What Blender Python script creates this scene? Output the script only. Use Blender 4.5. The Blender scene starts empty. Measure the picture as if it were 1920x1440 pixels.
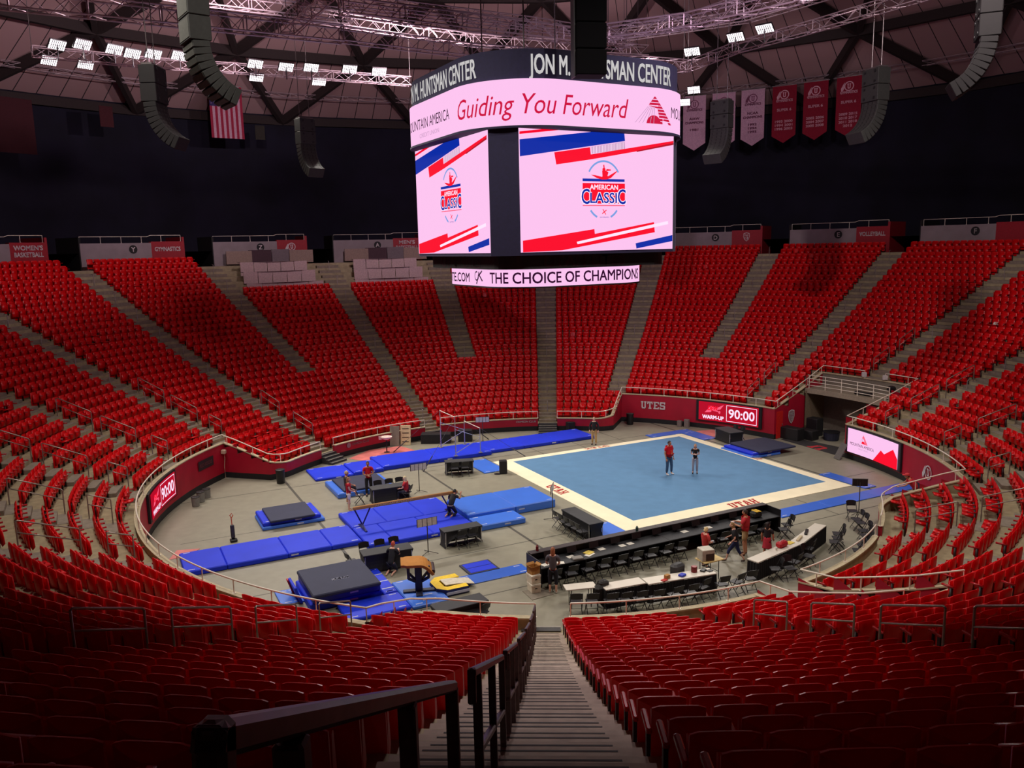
import bpy, math, random, os
import numpy as np
from mathutils import Vector, Matrix
random.seed(7)
SC = bpy.context.scene
COL = SC.collection
PI = math.pi
def R_(d): return d*PI/180
# ---------------------------------------------------------------- camera, world, exposure
F_PX, CAM_Y, CAM_Z = 1531.25, -39.4, 12.42
YAW, PITCH, ROLL = 0.0434961, -0.1665074, -0.0216563
def camera_axes():
    cy, sy, cp, sp = math.cos(YAW), math.sin(YAW), math.cos(PITCH), math.sin(PITCH)
    f = Vector((-sy*cp, cy*cp, sp)); r = Vector((cy, sy, 0)); u = r.cross(f)
    c, s = math.cos(ROLL), math.sin(ROLL)
    return c*r+s*u, -s*r+c*u, f
_r, _u, _f = camera_axes()
cam = bpy.data.cameras.new('camera'); cam.sensor_width = 36; cam.lens = 36*F_PX/1920
cam.clip_end = 400; cam.clip_start = 0.05
cam_o = bpy.data.objects.new('camera', cam); COL.objects.link(cam_o)
cam_o.matrix_world = Matrix(((_r.x, _u.x, -_f.x, 0), (_r.y, _u.y, -_f.y, CAM_Y), (_r.z, _u.z, -_f.z, CAM_Z), (0, 0, 0, 1)))
SC.camera = cam_o
world = bpy.data.worlds.new('dark hall'); SC.world = world; world.use_nodes = True
world.node_tree.nodes['Background'].inputs[0].default_value = (0.5, 0.42, 0.5, 1)
world.node_tree.nodes['Background'].inputs[1].default_value = 0.004
SC.view_settings.view_transform = 'Standard'; SC.view_settings.look = 'None'
SC.view_settings.exposure = 0.0; SC.view_settings.gamma = 1.0; SC.view_settings.use_curve_mapping = False
SC.cycles.max_bounces = 5; SC.cycles.diffuse_bounces = 3; SC.cycles.glossy_bounces = 2
SC.cycles.transmission_bounces = 4; SC.cycles.transparent_max_bounces = 6
SC.cycles.caustics_reflective = False; SC.cycles.caustics_refractive = False
# unseen floodlights of the hall and added spots: (x, y, z, watts); the fixtures in the picture carry their own lamps further down
LAMP_W = 2120.0
def spot(name, loc, target, watts, deg=75, blend=0.7, col=(1, 0.93, 0.84), radius=0.35, parent=None):
    l = bpy.data.lights.new(name, 'SPOT'); l.energy = watts; l.color = col; l.spot_size = R_(deg); l.spot_blend = blend
    l.shadow_soft_size = radius
    o = bpy.data.objects.new(name, l); COL.objects.link(o); o.location = loc
    d = Vector(target)-Vector(loc); o.rotation_euler = d.to_track_quat('-Z', 'Y').to_euler()
    return o
for _a in (105, 130, 155, 205, 230, 255):          # the rigs over the near half of the bowl, above the frame
    spot('unseen_floodlight', (20*math.sin(R_(_a)), 20*math.cos(R_(_a)), 27.0), (6*math.sin(R_(_a)), 6*math.cos(R_(_a)), 0), LAMP_W*2.0, 95, 0.6)
for _a in (168, 192):                               # spots added to brighten the camera's own aisle, no fixture behind them
    spot('unseen_floodlight', (7*math.sin(R_(_a)), 9*math.cos(R_(_a)), 27.0), (0, -27, 5), LAMP_W*3.8, 30, 0.9, (1, .86, .88))
for _l, _t, _w, _c in (((12, -16, 27), (24, 26, 8), 11500, (1, .86, .86)), ((9, -14, 28), (2, 35, 8), 8500, (1, .76, 1)), ((-12, -16, 27), (-20, 21, 4.5), 2700, (1, .86, .84)), ((14, -10, 27), (33, 6, 8), 6500, (1, .88, .84)), ((-14, -10, 27), (-28, 3, 4), 3600, (1, .88, .84))):
    spot('added_seat_wash', _l, _t, _w, 62 if _l[0] > 0 else 50, 1.0, _c)      # washes added to brighten the upper seats, unseen above the frame
for _a, _w in ((-70, 7600.0), (-25, 6800.0), (20, 1500.0), (65, 900.0)):              # upward spots added to brighten the dome, without fixtures
    spot('added_dome_uplight', (17*math.sin(R_(_a)), 17*math.cos(R_(_a)), 25.2), (40*math.sin(R_(_a)), 40*math.cos(R_(_a)), 34), _w, 150, 0.5, (1, .80, .86))
spot('added_cloth_spot', (13.5, 16.5, 24.6), (22.5, 42.5, 24.3), 1900.0, 48, 0.7, (1, .86, .92), .2)  # spot added to brighten the championship banners, without a fixture
spot('added_cloth_spot', (-17.0, 16.5, 24.6), (-29.2, 38.0, 24.6), 1200.0, 30, 0.7, (1, .82, .88), .2)  # another added spot, brightens the upright flag
# ---------------------------------------------------------------- helpers
def lin(c):
    c = c/255.0
    return c/12.92 if c <= 0.04045 else ((c+0.055)/1.055)**2.4
def rgb(r, g, b): return (lin(r), lin(g), lin(b), 1)
MATS = {}
def M(name, col, rough=0.6, metal=0.0, noise=None, emit=0.0, spec=0.5, bump=0.0):
    """procedural surface: a principled base whose colour wanders a little with noise; emit > 0 makes it a light source"""
    if name in MATS: return MATS[name]
    m = bpy.data.materials.new(name); m.use_nodes = True; nt = m.node_tree
    b = nt.nodes['Principled BSDF']; c = rgb(*col)
    b.inputs['Base Color'].default_value = c; b.inputs['Roughness'].default_value = rough
    b.inputs['Metallic'].default_value = metal; b.inputs['Specular IOR Level'].default_value = spec
    if emit:
        b.inputs['Base Color'].default_value = (0.01, 0.01, 0.01, 1)
        b.inputs['Emission Color'].default_value = c; b.inputs['Emission Strength'].default_value = emit
        b.inputs['Specular IOR Level'].default_value = 0.0
    else:
        sc, am = noise or (9.0, 0.12)
        tc = nt.nodes.new('ShaderNodeTexCoord'); n = nt.nodes.new('ShaderNodeTexNoise')
        n.inputs['Scale'].default_value = sc; n.inputs['Detail'].default_value = 3
        nt.links.new(tc.outputs['Object'], n.inputs['Vector'])
        rp = nt.nodes.new('ShaderNodeValToRGB')
        rp.color_ramp.elements[0].position = 0.3; rp.color_ramp.elements[1].position = 0.7
        rp.color_ramp.elements[0].color = tuple(x*(1-am) for x in c[:3])+(1,)
        rp.color_ramp.elements[1].color = tuple(min(1, x*(1+am)) for x in c[:3])+(1,)
        nt.links.new(n.outputs['Fac'], rp.inputs['Fac']); nt.links.new(rp.outputs['Color'], b.inputs['Base Color'])
        if bump:
            bp = nt.nodes.new('ShaderNodeBump'); bp.inputs['Strength'].default_value = bump
            bp.inputs['Distance'].default_value = 0.02
            nt.links.new(n.outputs['Fac'], bp.inputs['Height']); nt.links.new(bp.outputs['Normal'], b.inputs['Normal'])
    MATS[name] = m
    return m
class MB:
    """collects shapes and links them as ONE mesh object"""
    def __init__(s): s.v = []; s.f = []; s.m = []
    def add(s, vs, fs, m=0):
        n = len(s.v); s.v.extend(tuple(map(float, p)) for p in vs)
        for f in fs: s.f.append(tuple(i+n for i in f)); s.m.append(m)
        return s
    def box(s, c, d, rz=0.0, m=0, rot=None, top=None):
        x, y, z = d[0]/2, d[1]/2, d[2]/2; tx, ty = (top if top else (1, 1))
        vs = [(-x, -y, -z), (x, -y, -z), (x, y, -z), (-x, y, -z), (-x*tx, -y*ty, z), (x*tx, -y*ty, z), (x*tx, y*ty, z), (-x*tx, y*ty, z)]
        if rot is None: rot = Matrix.Rotation(rz, 3, 'Z')
        c = Vector(c); vs = [rot @ Vector(p)+c for p in vs]
        return s.add(vs, [(0, 3, 2, 1), (4, 5, 6, 7), (0, 1, 5, 4), (1, 2, 6, 5), (2, 3, 7, 6), (3, 0, 4, 7)], m)
    def cushion(s, c, d, b=0.02, rz=0.0, m=0, rot=None):
        """box with its edges cut at 45 degrees"""
        x, y, z = d[0]/2, d[1]/2, d[2]/2; b = min(b, x*.49, y*.49, z*.49)
        if rot is None: rot = Matrix.Rotation(rz, 3, 'Z')
        c = Vector(c)
        def ring(zz, ins, cut):
            a, q = x-ins, y-ins; k = cut
            return [(-a+k, -q, zz), (a-k, -q, zz), (a, -q+k, zz), (a, q-k, zz), (a-k, q, zz), (-a+k, q, zz), (-a, q-k, zz), (-a, -q+k, zz)]
        vs = ring(-z, b, b)+ring(-z+b, 0, b)+ring(z-b, 0, b)+ring(z, b, b)
        fs = [tuple(range(7, -1, -1)), tuple(range(24, 32))]
        for r in range(3):
            for i in range(8): fs.append((r*8+i, r*8+(i+1) % 8, r*8+8+(i+1) % 8, r*8+8+i))
        return s.add([rot @ Vector(p)+c for p in vs], fs, m)
    def tube(s, p, q, r, n=6, m=0, r2=None):
        p, q = Vector(p), Vector(q); d = (q-p)
        if d.length < 1e-6: return s
        d.normalize(); a = d.orthogonal().normalized(); b = d.cross(a); r2 = r if r2 is None else r2
        vs = [p+(a*math.cos(2*PI*i/n)+b*math.sin(2*PI*i/n))*r for i in range(n)]
        vs += [q+(a*math.cos(2*PI*i/n)+b*math.sin(2*PI*i/n))*r2 for i in range(n)]
        return s.add(vs, [(i, (i+1) % n, n+(i+1) % n, n+i) for i in range(n)]+[tuple(range(n-1, -1, -1)), tuple(range(n, 2*n))], m)
    def path(s, pts, r, n=6, m=0, flat=1.0, close=False):
        """one swept tube through pts; flat < 1 squashes it in height"""
        P = [Vector(p) for p in pts]; N = len(P); vs = []; up = Vector((0, 0, 1))
        for i, p in enumerate(P):
            if close: t = (P[(i+1) % N]-P[i-1])
            else: t = (P[min(i+1, N-1)]-P[max(i-1, 0)])
            t.normalize(); a = t.cross(up)
            if a.length < 1e-3: a = Vector((1, 0, 0))
            a.normalize(); b = a.cross(t)
            for k in range(n):
                w = 2*PI*(k+.5)/n; vs.append(p+a*math.cos(w)*r+b*math.sin(w)*r*flat)
        fs = []
        for i in range(N if close else N-1):
            j = (i+1) % N
            for k in range(n): fs.append((i*n+k, i*n+(k+1) % n, j*n+(k+1) % n, j*n+k))
        if not close: fs += [tuple(range(n-1, -1, -1)), tuple(range((N-1)*n, N*n))]
        return s.add(vs, fs, m)
    def lathe(s, prof, c=(0, 0, 0), n=16, m=0, ax=1.0, ay=1.0):
        c = Vector(c); vs = []; fs = []
        for r, z in prof:
            for i in range(n): vs.append(c+Vector((r*ax*math.cos(2*PI*i/n), r*ay*math.sin(2*PI*i/n), z)))
        for j in range(len(prof)-1):
            for i in range(n): fs.append((j*n+i, j*n+(i+1) % n, (j+1)*n+(i+1) % n, (j+1)*n+i))
        fs += [tuple(range(n-1, -1, -1)), tuple(range((len(prof)-1)*n, len(prof)*n))]
        return s.add(vs, fs, m)
    def prism(s, poly, z0, z1, m=0, fn=None):
        """polygon (x, y) pulled from z0 to z1, optionally carried elsewhere by fn"""
        n = len(poly); vs = [(x, y, z0) for x, y in poly]+[(x, y, z1) for x, y in poly]
        if fn: vs = [fn(*p) for p in vs]
        return s.add(vs, [tuple(range(n-1, -1, -1)), tuple(range(n, 2*n))]+[(i, (i+1) % n, n+(i+1) % n, n+i) for i in range(n)], m)
    def grid(s, rows, m=0, closed=False):
        nc = len(rows[0]); vs = [p for r in rows for p in r]; fs = []
        for j in range(len(rows)-1):
            for i in range(nc if closed else nc-1): fs.append((j*nc+i, j*nc+(i+1) % nc, (j+1)*nc+(i+1) % nc, (j+1)*nc+i))
        return s.add(vs, fs, m)
    def shell(s, rows, th, m=0):
        """grid with thickness th along its normals (rows: list of lists of Vectors)"""
        nr, nc = len(rows), len(rows[0]); back = []
        for j in range(nr):
            rr = []
            for i in range(nc):
                du = Vector(rows[j][min(i+1, nc-1)])-Vector(rows[j][max(i-1, 0)]); dv = Vector(rows[min(j+1, nr-1)][i])-Vector(rows[max(j-1, 0)][i])
                nn = du.cross(dv); nn.normalize(); rr.append(Vector(rows[j][i])-nn*th)
            back.append(rr)
        vs = [p for r in rows for p in r]+[p for r in back for p in r]; o = nr*nc; fs = []
        for j in range(nr-1):
            for i in range(nc-1):
                a, b, c, d = j*nc+i, j*nc+i+1, (j+1)*nc+i+1, (j+1)*nc+i
                fs += [(a, b, c, d), (o+d, o+c, o+b, o+a)]
        for i in range(nc-1):
            fs += [(i+1, i, o+i, o+i+1), ((nr-1)*nc+i, (nr-1)*nc+i+1, o+(nr-1)*nc+i+1, o+(nr-1)*nc+i)]
        for j in range(nr-1):
            fs += [(j*nc, (j+1)*nc, o+(j+1)*nc, o+j*nc), ((j+1)*nc+nc-1, j*nc+nc-1, o+j*nc+nc-1, o+(j+1)*nc+nc-1)]
        return s.add(vs, fs, m)
    def obj(s, name, mats, parent=None, smooth=False, world=False, loc=None):
        me = bpy.data.meshes.new(name)
        vs = s.v
        if parent is not None and world:
            l = parent['_at']; vs = [(x-l[0], y-l[1], z-l[2]) for x, y, z in vs]
        if loc is not None: vs = [(x-loc[0], y-loc[1], z-loc[2]) for x, y, z in vs]
        me.from_pydata(vs, [], s.f)
        if not isinstance(mats, (list, tuple)): mats = [mats]
        for m in mats: me.materials.append(m)
        if len(mats) > 1: me.polygons.foreach_set('material_index', s.m)
        if smooth: me.polygons.foreach_set('use_smooth', [True]*len(me.polygons))
        me.update()
        o = bpy.data.objects.new(name, me); COL.objects.link(o)
        if parent is not None: o.parent = parent
        if loc is not None: o.location = loc
        return o
def tag(o, label=None, cat=None, group=None, kind=None):
    if label: o['label'] = label
    if cat: o['category'] = cat
    if group: o['group'] = group
    if kind: o['kind'] = kind
    return o
def thing(name, label, cat, loc=(0, 0, 0), rz=0.0, group=None):
    o = bpy.data.objects.new(name, None); COL.objects.link(o); o.empty_display_size = 0.1
    o.location = loc; o.rotation_euler = (0, 0, rz); o['_at'] = tuple(loc)
    return tag(o, label, cat, group)
def dup(root, loc, rz, label=None, group=None, kids=None):
    r = root.copy(); COL.objects.link(r); r.location = loc; r.rotation_euler = (0, 0, rz)
    if label: r['label'] = label
    if group: r['group'] = group
    for ch in (kids if kids is not None else list(root.children)):
        c = ch.copy(); COL.objects.link(c); c.parent = r
        for g in ch.children:
            d = g.copy(); COL.objects.link(d); d.parent = c
    return r
def struct(name, mb, mats, label=None, smooth=False):
    o = mb.obj(name, mats, smooth=smooth); tag(o, label, None, None, 'structure'); return o
ORD = 'first second third fourth fifth sixth seventh eighth ninth tenth eleventh twelfth thirteenth fourteenth fifteenth sixteenth seventeenth eighteenth nineteenth twentieth'.split()
ORD += ['%d%s' % (n, {1: 'st', 2: 'nd', 3: 'rd'}.get(n % 10, 'th')) for n in range(21, 70)]
NUM = 'zero one two three four five six seven eight nine ten eleven twelve'.split()
# floor frame turned with the court (u along the court, v across)
A_ = R_(29.05)
def uv(u, v, z=0.0): return Vector((u*math.cos(A_)-v*math.sin(A_), u*math.sin(A_)+v*math.cos(A_), z))
def pol(R, phi, z=0.0): return Vector((R*math.sin(R_(phi)), R*math.cos(R_(phi)), z))
# the bowl: seat backs of row k stand at radius RK(k) on a tread at height ZK(k)
def RK(k): return 16.1+0.8*k
def ZK(k): return 0.45+0.2993*k+0.0021*k*k
def zcone(R): return ZK((R-16.1)/0.8)
KTOP = 30
# ---------------------------------------------------------------- lettering (flat, on a surface given by fn(x, y, lift))
def text_one(body, size=1.0, shear=0.0, xs=1.0, align='LEFT', bold=0.0, space=1.0, width=None):
    cu = bpy.data.curves.new('t', 'FONT'); cu.body = body; cu.size = size; cu.shear = shear; cu.align_x = align
    cu.space_character = space; cu.resolution_u = 3
    o = bpy.data.objects.new('t', cu); me = bpy.data.meshes.new_from_object(o)
    vs = [(v.co.x*xs, v.co.y) for v in me.vertices]; fs = [tuple(p.vertices) for p in me.polygons]
    bpy.data.objects.remove(o); bpy.data.curves.remove(cu); bpy.data.meshes.remove(me)
    if width and vs:
        x0 = min(v[0] for v in vs); x1 = max(v[0] for v in vs); k = width/max(1e-6, x1-x0)
        off = x0 if align == 'LEFT' else (x0+x1)/2
        vs = [((x-off)*k, y) for x, y in vs]
    return vs, fs
def text_geo(body, size=1.0, bold=0.0, **k):
    vs, fs = text_one(body, size, **k)
    if not bold: return vs, fs
    V, Fc = [], []; b = bold*1.1                        # heavier strokes: the same outline laid beside itself
    for dx, dy in ((-b, -b), (b, -b), (b, b), (-b, b), (0, 0)):
        n = len(V); V += [(x+dx, y+dy) for x, y in vs]; Fc += [tuple(i+n for i in f) for f in fs]
    return V, Fc
SLAB = {  # block capitals with slab serifs on a 6 x 8 grid, as rectangles
 'U': [(0, 6.6, 2.6, 8), (3.4, 6.6, 6, 8), (.6, 1, 2.1, 7), (3.9, 1, 5.4, 7), (1.2, 0, 4.8, 1.6)],
 'T': [(0, 6.4, 6, 8), (0, 5, 1.2, 6.6), (4.8, 5, 6, 6.6), (2.2, 0, 3.8, 7), (1.3, 0, 4.7, 1.3)],
 'E': [(0, 0, 6, 1.3), (0, 6.7, 6, 8), (.7, 0, 2.3, 8), (2, 3.4, 4.2, 4.7), (4.9, 0, 6, 2.6), (4.9, 5.4, 6, 8)],
 'S': [(.4, 0, 5.6, 1.5), (.4, 3.3, 5.6, 4.8), (.4, 6.5, 5.6, 8), (0, 4.2, 1.7, 7.4), (4.3, .6, 6, 4), (0, 0, 1.3, 2.4), (4.7, 5.6, 6, 8)],
 'A': [(2, 6.6, 4, 8), (1.3, 3.6, 2.7, 7), (3.3, 3.6, 4.7, 7), (.7, 1, 2, 4), (4, 1, 5.3, 4), (1.5, 2.4, 4.5, 3.6), (0, 0, 2.6, 1.2), (3.4, 0, 6, 1.2)],
 'H': [(0, 6.8, 2.6, 8), (3.4, 6.8, 6, 8), (0, 0, 2.6, 1.2), (3.4, 0, 6, 1.2), (.6, 0, 2.1, 8), (3.9, 0, 5.4, 8), (1.5, 3.3, 4.5, 4.7)]}
def slab_geo(word, h):
    vs, fs = [], []; x = 0; s = h/8.0
    for ch in word:
        for i, (a, b, c, d) in enumerate(SLAB[ch]):
            n = len(vs); vs += [((x+a)*s, b*s), ((x+c)*s, b*s), ((x+c)*s, d*s), ((x+a)*s, d*s)]; fs.append((n, n+1, n+2, n+3))
        x += 6.9
    w = (x-.9)*s
    return [(a-w/2, b) for a, b in vs], fs
def put(mb, geo, fn, x=0, y=0, lift=0.004, m=0, slab=False):
    vs, fs = geo
    if slab:      # overlapping strokes: each a hair above the last so that no two coincide
        out = []
        for i, (a, b) in enumerate(vs): out.append(fn(x+a, y+b, lift+0.0003*((i//4) % 7)))
    else: out = [fn(x+a, y+b, lift) for a, b in vs]
    return mb.add(out, fs, m)
def plane_fn(o, ux, uy):
    o, ux, uy = Vector(o), Vector(ux).normalized(), Vector(uy).normalized(); n = ux.cross(uy)
    return lambda x, y, l=0.0: o+ux*x+uy*y+n*l
def poly_put(mb, poly, fn, lift=0.004, m=0):
    return mb.add([fn(a, b, lift) for a, b in poly], [tuple(range(len(poly)))], m)
def arc_poly(cx, cy, r0, r1, a0, a1, n=14):
    o = [(cx+r1*math.cos(R_(a0+(a1-a0)*i/n)), cy+r1*math.sin(R_(a0+(a1-a0)*i/n))) for i in range(n+1)]
    return o+[(cx+r0*math.cos(R_(a1+(a0-a1)*i/n)), cy+r0*math.sin(R_(a1+(a0-a1)*i/n))) for i in range(n+1)]
def arc_quads(mb, cx, cy, r0, r1, a0, a1, fn, lift, m, n=14):
    for i in range(n):
        p, q = a0+(a1-a0)*i/n, a0+(a1-a0)*(i+1)/n
        poly_put(mb, [(cx+r*math.cos(R_(t)), cy+r*math.sin(R_(t))) for r, t in ((r0, p), (r1, p), (r1, q), (r0, q))], fn, lift, m)
# ================================================================ large structure
concrete = M('terrace concrete', (158, 146, 116), .85, noise=(3.0, .18), bump=.15)
stairmat = M('stair concrete', (134, 122, 108), .85, noise=(5.0, .15))
nosing = M('dark stair nosing', (40, 32, 32), .8)
wall_red = M('crimson wall panel', (168, 8, 42), .55, noise=(1.2, .10))
wall_base = M('black wall base', (22, 22, 26), .6)
cap = M('pale parapet cap', (186, 172, 140), .7)
darkwall = M('dark upper wall', (20, 17, 36), .95, noise=(.35, .35))
# --- seats start at row kmin(phi)
def norm(p): return (p+180) % 360-180
TUN = (50.6, 67.2); REC = (145.6, 152.8)
def kmin(p):
    p = norm(p)
    if TUN[0]-.3 < p < TUN[1]+.3: return 10
    if REC[0]-.3 < p < REC[1]+.3: return 6
    if 16.1 < p < 103.4: return 4
    if -164.2 < p < -76.4: return 4
    return 0
RP = {0: 15.1, 4: 18.55, 6: 20.6, 10: 23.7}       # parapet radius by first row
# --- floor
fl = MB(); fl.prism([(21.5*math.sin(R_(a)), 21.5*math.cos(R_(a))) for a in range(359, -1, -3)], -0.1, 0.0)
tn = [pol(20, TUN[0]-1), pol(20, TUN[1]+1), pol(30, TUN[1]+1), pol(30, TUN[0]-1)]
fl.prism([(p.x, p.y) for p in reversed(tn)], -0.101, -0.001)
struct('floor', fl, M('grey floor covering', (142, 137, 120), .5, noise=(2.2, .07), bump=.03), 'grey covered arena floor')
# tape lines of the floor covering
ln = MB()
def line(u0, v0, u1, v1, w, m=0):
    p, q = uv(u0, v0), uv(u1, v1); d = (q-p).normalized(); n = Vector((-d.y, d.x, 0))*w/2
    ln.add([p-n+Vector((0, 0, .003)), q-n+Vector((0, 0, .003)), q+n+Vector((0, 0, .003)), p+n+Vector((0, 0, .003))], [(0, 1, 2, 3)], m)
for u in (-11.0, -3.65, 14.6): line(u, -14.5, u, 14.5, .13)
for v in (-4.9, 8.55, -9.0): line(-17.5, v, 17.5, v, .05)
for v in (2.3, 12.0): line(-17.0, v, -2, v, .04)
for u in (3.5, 10.2): line(u, -9, u, -6.4, .05)
for u in (0.5, 4.0, 7.0, 10): line(u, 7.7, u, 12, .05)
o = ln.obj('floor_tape', M('dark floor seam', (74, 70, 62), .6)); tag(o, 'dark seam lines across the grey floor covering', None, None, 'structure')
# --- stepped terrace
tb = MB()
def corner_r(p):
    """inner radius of row 0, drawn back where the wall bends round a corner"""
    p = norm(p); r = 15.1
    for a, d in ((-76.8, 4.0), (16.5, -4.0), (103, 4.0), (-163.8, -4.0)):
        s = (p-a)/d
        if 0 <= s <= 1: r = 15.12+(1-s)**2*.62
    return r+.08
edges = sorted(set([-180+2*i for i in range(181)]+[16.1, 103.4, -164.2, -76.4, -75.4, -74, 15, 104.5, 106, -165.3, -166.6, TUN[0]-.3, TUN[1]+.3, REC[0]-.3, REC[1]+.3]))
for a, b in zip(edges[:-1], edges[1:]):
    k0 = kmin((a+b)/2)
    for k in range(k0, KTOP+1):
        r0 = (corner_r((a+b)/2) if k0 == 0 else RP[k0]) if k == k0 else RK(k-1)+.05
        r1 = 41.2 if k == KTOP else RK(k)+.05
        z = ZK(k)
        tb.add([pol(r0, a, z), pol(r1, a, z), pol(r1, b, z), pol(r0, b, z)], [(0, 1, 2, 3)])
        if k < KTOP: tb.add([pol(r1, a, z), pol(r1, a, ZK(k+1)), pol(r1, b, ZK(k+1)), pol(r1, b, z)], [(0, 1, 2, 3)])
    # end walls between different first rows are closed by the radial walls below
struct('terrace_floor', tb, concrete, 'stepped concrete seating terrace')
# --- perimeter walls with parapet caps
def wall(name, pts, hts, mats, label, base=.32, th=.16, inward=1, capm=True):
    """floor-side face through pts (x, y), heights hts; thickness away from the floor"""
    w = MB(); n = len(pts)
    nrm = []
    for i in range(n):
        p = Vector(pts[max(i-1, 0)][:2]+(0,)) if not isinstance(pts[0], Vector) else pts[max(i-1, 0)]
        q = pts[min(i+1, n-1)]; d = (q-p); d.z = 0; d.normalize(); nrm.append(Vector((d.y, -d.x, 0))*inward)
    F = [Vector((p.x, p.y, 0)) for p in pts]; B = [f-m_*th for f, m_ in zip(F, nrm)]
    for i in range(n-1):
        def q4(P0, P1, za, zb, zc, zd, m): w.add([(P0.x, P0.y, za), (P1.x, P1.y, zb), (P1.x, P1.y, zc), (P0.x, P0.y, zd)], [(0, 1, 2, 3)], m)
        h0, h1 = hts[i]-.05, hts[i+1]-.05
        q4(F[i], F[i+1], 0, 0, base, base, 1); q4(F[i], F[i+1], base, base, h0, h1, 0)
        q4(B[i+1], B[i], 0, 0, h0, h1, 3)
        fo, bo = [f+m_*.03 for f, m_ in zip(F, nrm)], [f-m_*.03 for f, m_ in zip(B, nrm)]
        q4(fo[i], fo[i+1], h0, h1, h1+.05, h0+.05, 2); q4(bo[i+1], bo[i], h1, h0, h0+.05, h1+.05, 2)
        w.add([(fo[i].x, fo[i].y, h0+.05), (fo[i+1].x, fo[i+1].y, h1+.05), (bo[i+1].x, bo[i+1].y, h1+.05), (bo[i].x, bo[i].y, h0+.05)], [(0, 1, 2, 3)], 2)
        w.add([(fo[i].x, fo[i].y, h0), (fo[i+1].x, fo[i+1].y, h1), (bo[i+1].x, bo[i+1].y, h1), (bo[i].x, bo[i].y, h0)], [(3, 2, 1, 0)], 2)
    for i in (0, n-1):
        w.add([(F[i].x, F[i].y, 0), (B[i].x, B[i].y, 0), (B[i].x, B[i].y, hts[i]), (F[i].x, F[i].y, hts[i])], [(0, 1, 2, 3)], 0)
    return struct(name, w, list(mats)+[concrete], label)
WM = [wall_red, wall_base, cap]
def arcp(R, a, b, st=2.0):
    n = max(2, int(abs(b-a)/st)+1); return [pol(R, a+(b-a)*i/n) for i in range(n+1)]
HL, HS = .87, 2.0
def round_in(R0, R1, a, d, n=7):
    """radial run from R1 (outer) to R0 bending into the inner arc"""
    return [pol(R1, a)]+[pol(R1+(R0+.62-R1)*t, a) for t in (.3, .6, .85, 1)]+[pol(R0+(1-s)**2*.62, a+d*s) for s in (0.2, .45, .7, 1)]
radL = round_in(15.1, 18.55, -76.8, 4.0); hL = [2.0, 1.75, 1.45, 1.2, 1.05, .97, .92, .89, .87]
radR = round_in(15.1, 18.55, 16.5, -4.0)
radNR = round_in(15.1, 18.55, 103, 4.0)
radNL = round_in(15.1, 18.55, -163.8, -4.0)
wall('wall_left', [pol(18.55, a) for a in np.arange(-163.8, -76.7, 2.9)], [HS]*31, WM, 'tall crimson wall at the left end of the floor')
wall('wall_left_corner', radL+arcp(15.1, -72.8, -62.3)[1:], hL+[HL]*(len(arcp(15.1, -72.8, -62.3))-1), WM, 'crimson wall stepping down in front of the left seats')
wall('wall_far_left', arcp(15.1, -58.2, -32.2), [HL]*len(arcp(15.1, -58.2, -32.2)), WM, 'low crimson wall left of the far stairs')
wall('wall_far', arcp(15.1, -27.8, -2.5), [HL]*len(arcp(15.1, -27.8, -2.5)), WM, 'low crimson wall behind the uneven bars')
p_ = arcp(15.1, 2.5, 12.5)
wall('wall_far_right', p_+radR[::-1][1:], [HL]*len(p_)+hL[::-1][1:], WM, 'crimson wall rising at the right of the centre stairs')
wall('wall_right', arcp(18.55, 16.5, TUN[0]), [HS]*len(arcp(18.55, 16.5, TUN[0])), WM, 'tall crimson wall under the right end seats')
wall('wall_tunnel_left', [pol(r, TUN[0]) for r in (18.55, 20, 21.8, 23.7)], [2.0, 2.45, 3.05, 3.75], WM, 'crimson side wall of the tunnel mouth')
wall('wall_tunnel_right', [pol(r, TUN[1]) for r in (23.7, 21.8, 20, 18.55)], [3.75, 3.05, 2.45, 2.0], WM, 'crimson wall on the near side of the tunnel mouth')
wall('wall_near_right', arcp(18.55, TUN[1], 103), [HS]*len(arcp(18.55, TUN[1], 103)), WM, 'tall crimson wall carrying the pink screen')
p_ = arcp(15.1, 107, 117.3)
wall('wall_right_corner', radNR+p_[1:], hL+[HL]*(len(p_)-1), WM, 'wall stepping down beside the right seats')
p_ = arcp(15.1, 122, REC[0])
wall('wall_near_arc', p_, [HL]*len(p_), WM, 'low wall below the near right seats')
p_ = arcp(15.1, REC[1], 177.6)
wall('wall_near', p_, [HL]*len(p_), WM, 'low wall right of the near stairs')
p_ = arcp(15.1, -178.2, -167.8)
wall('wall_near_left', p_+radNL[::-1][1:], [HL]*len(p_)+hL[::-1][1:], WM, 'low wall left of the near stairs')
rr = [15.1, 16.5, 18.0, 19.3, 20.6]; rh = [.87, 1.05, 1.6, 2.1, 2.7]
wall('wall_recess_far', [pol(r, REC[0]) for r in rr], rh, WM, 'crimson side wall of the near right vomitory', base=.05)
wall('wall_recess_near', [pol(r, REC[1]) for r in rr[::-1]], rh[::-1], WM, 'wall on the near side of the vomitory', base=.05)
wall('wall_recess_back', arcp(20.6, REC[0], REC[1]), [2.7]*len(arcp(20.6, REC[0], REC[1])), WM, 'back wall of the near right vomitory')
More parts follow.
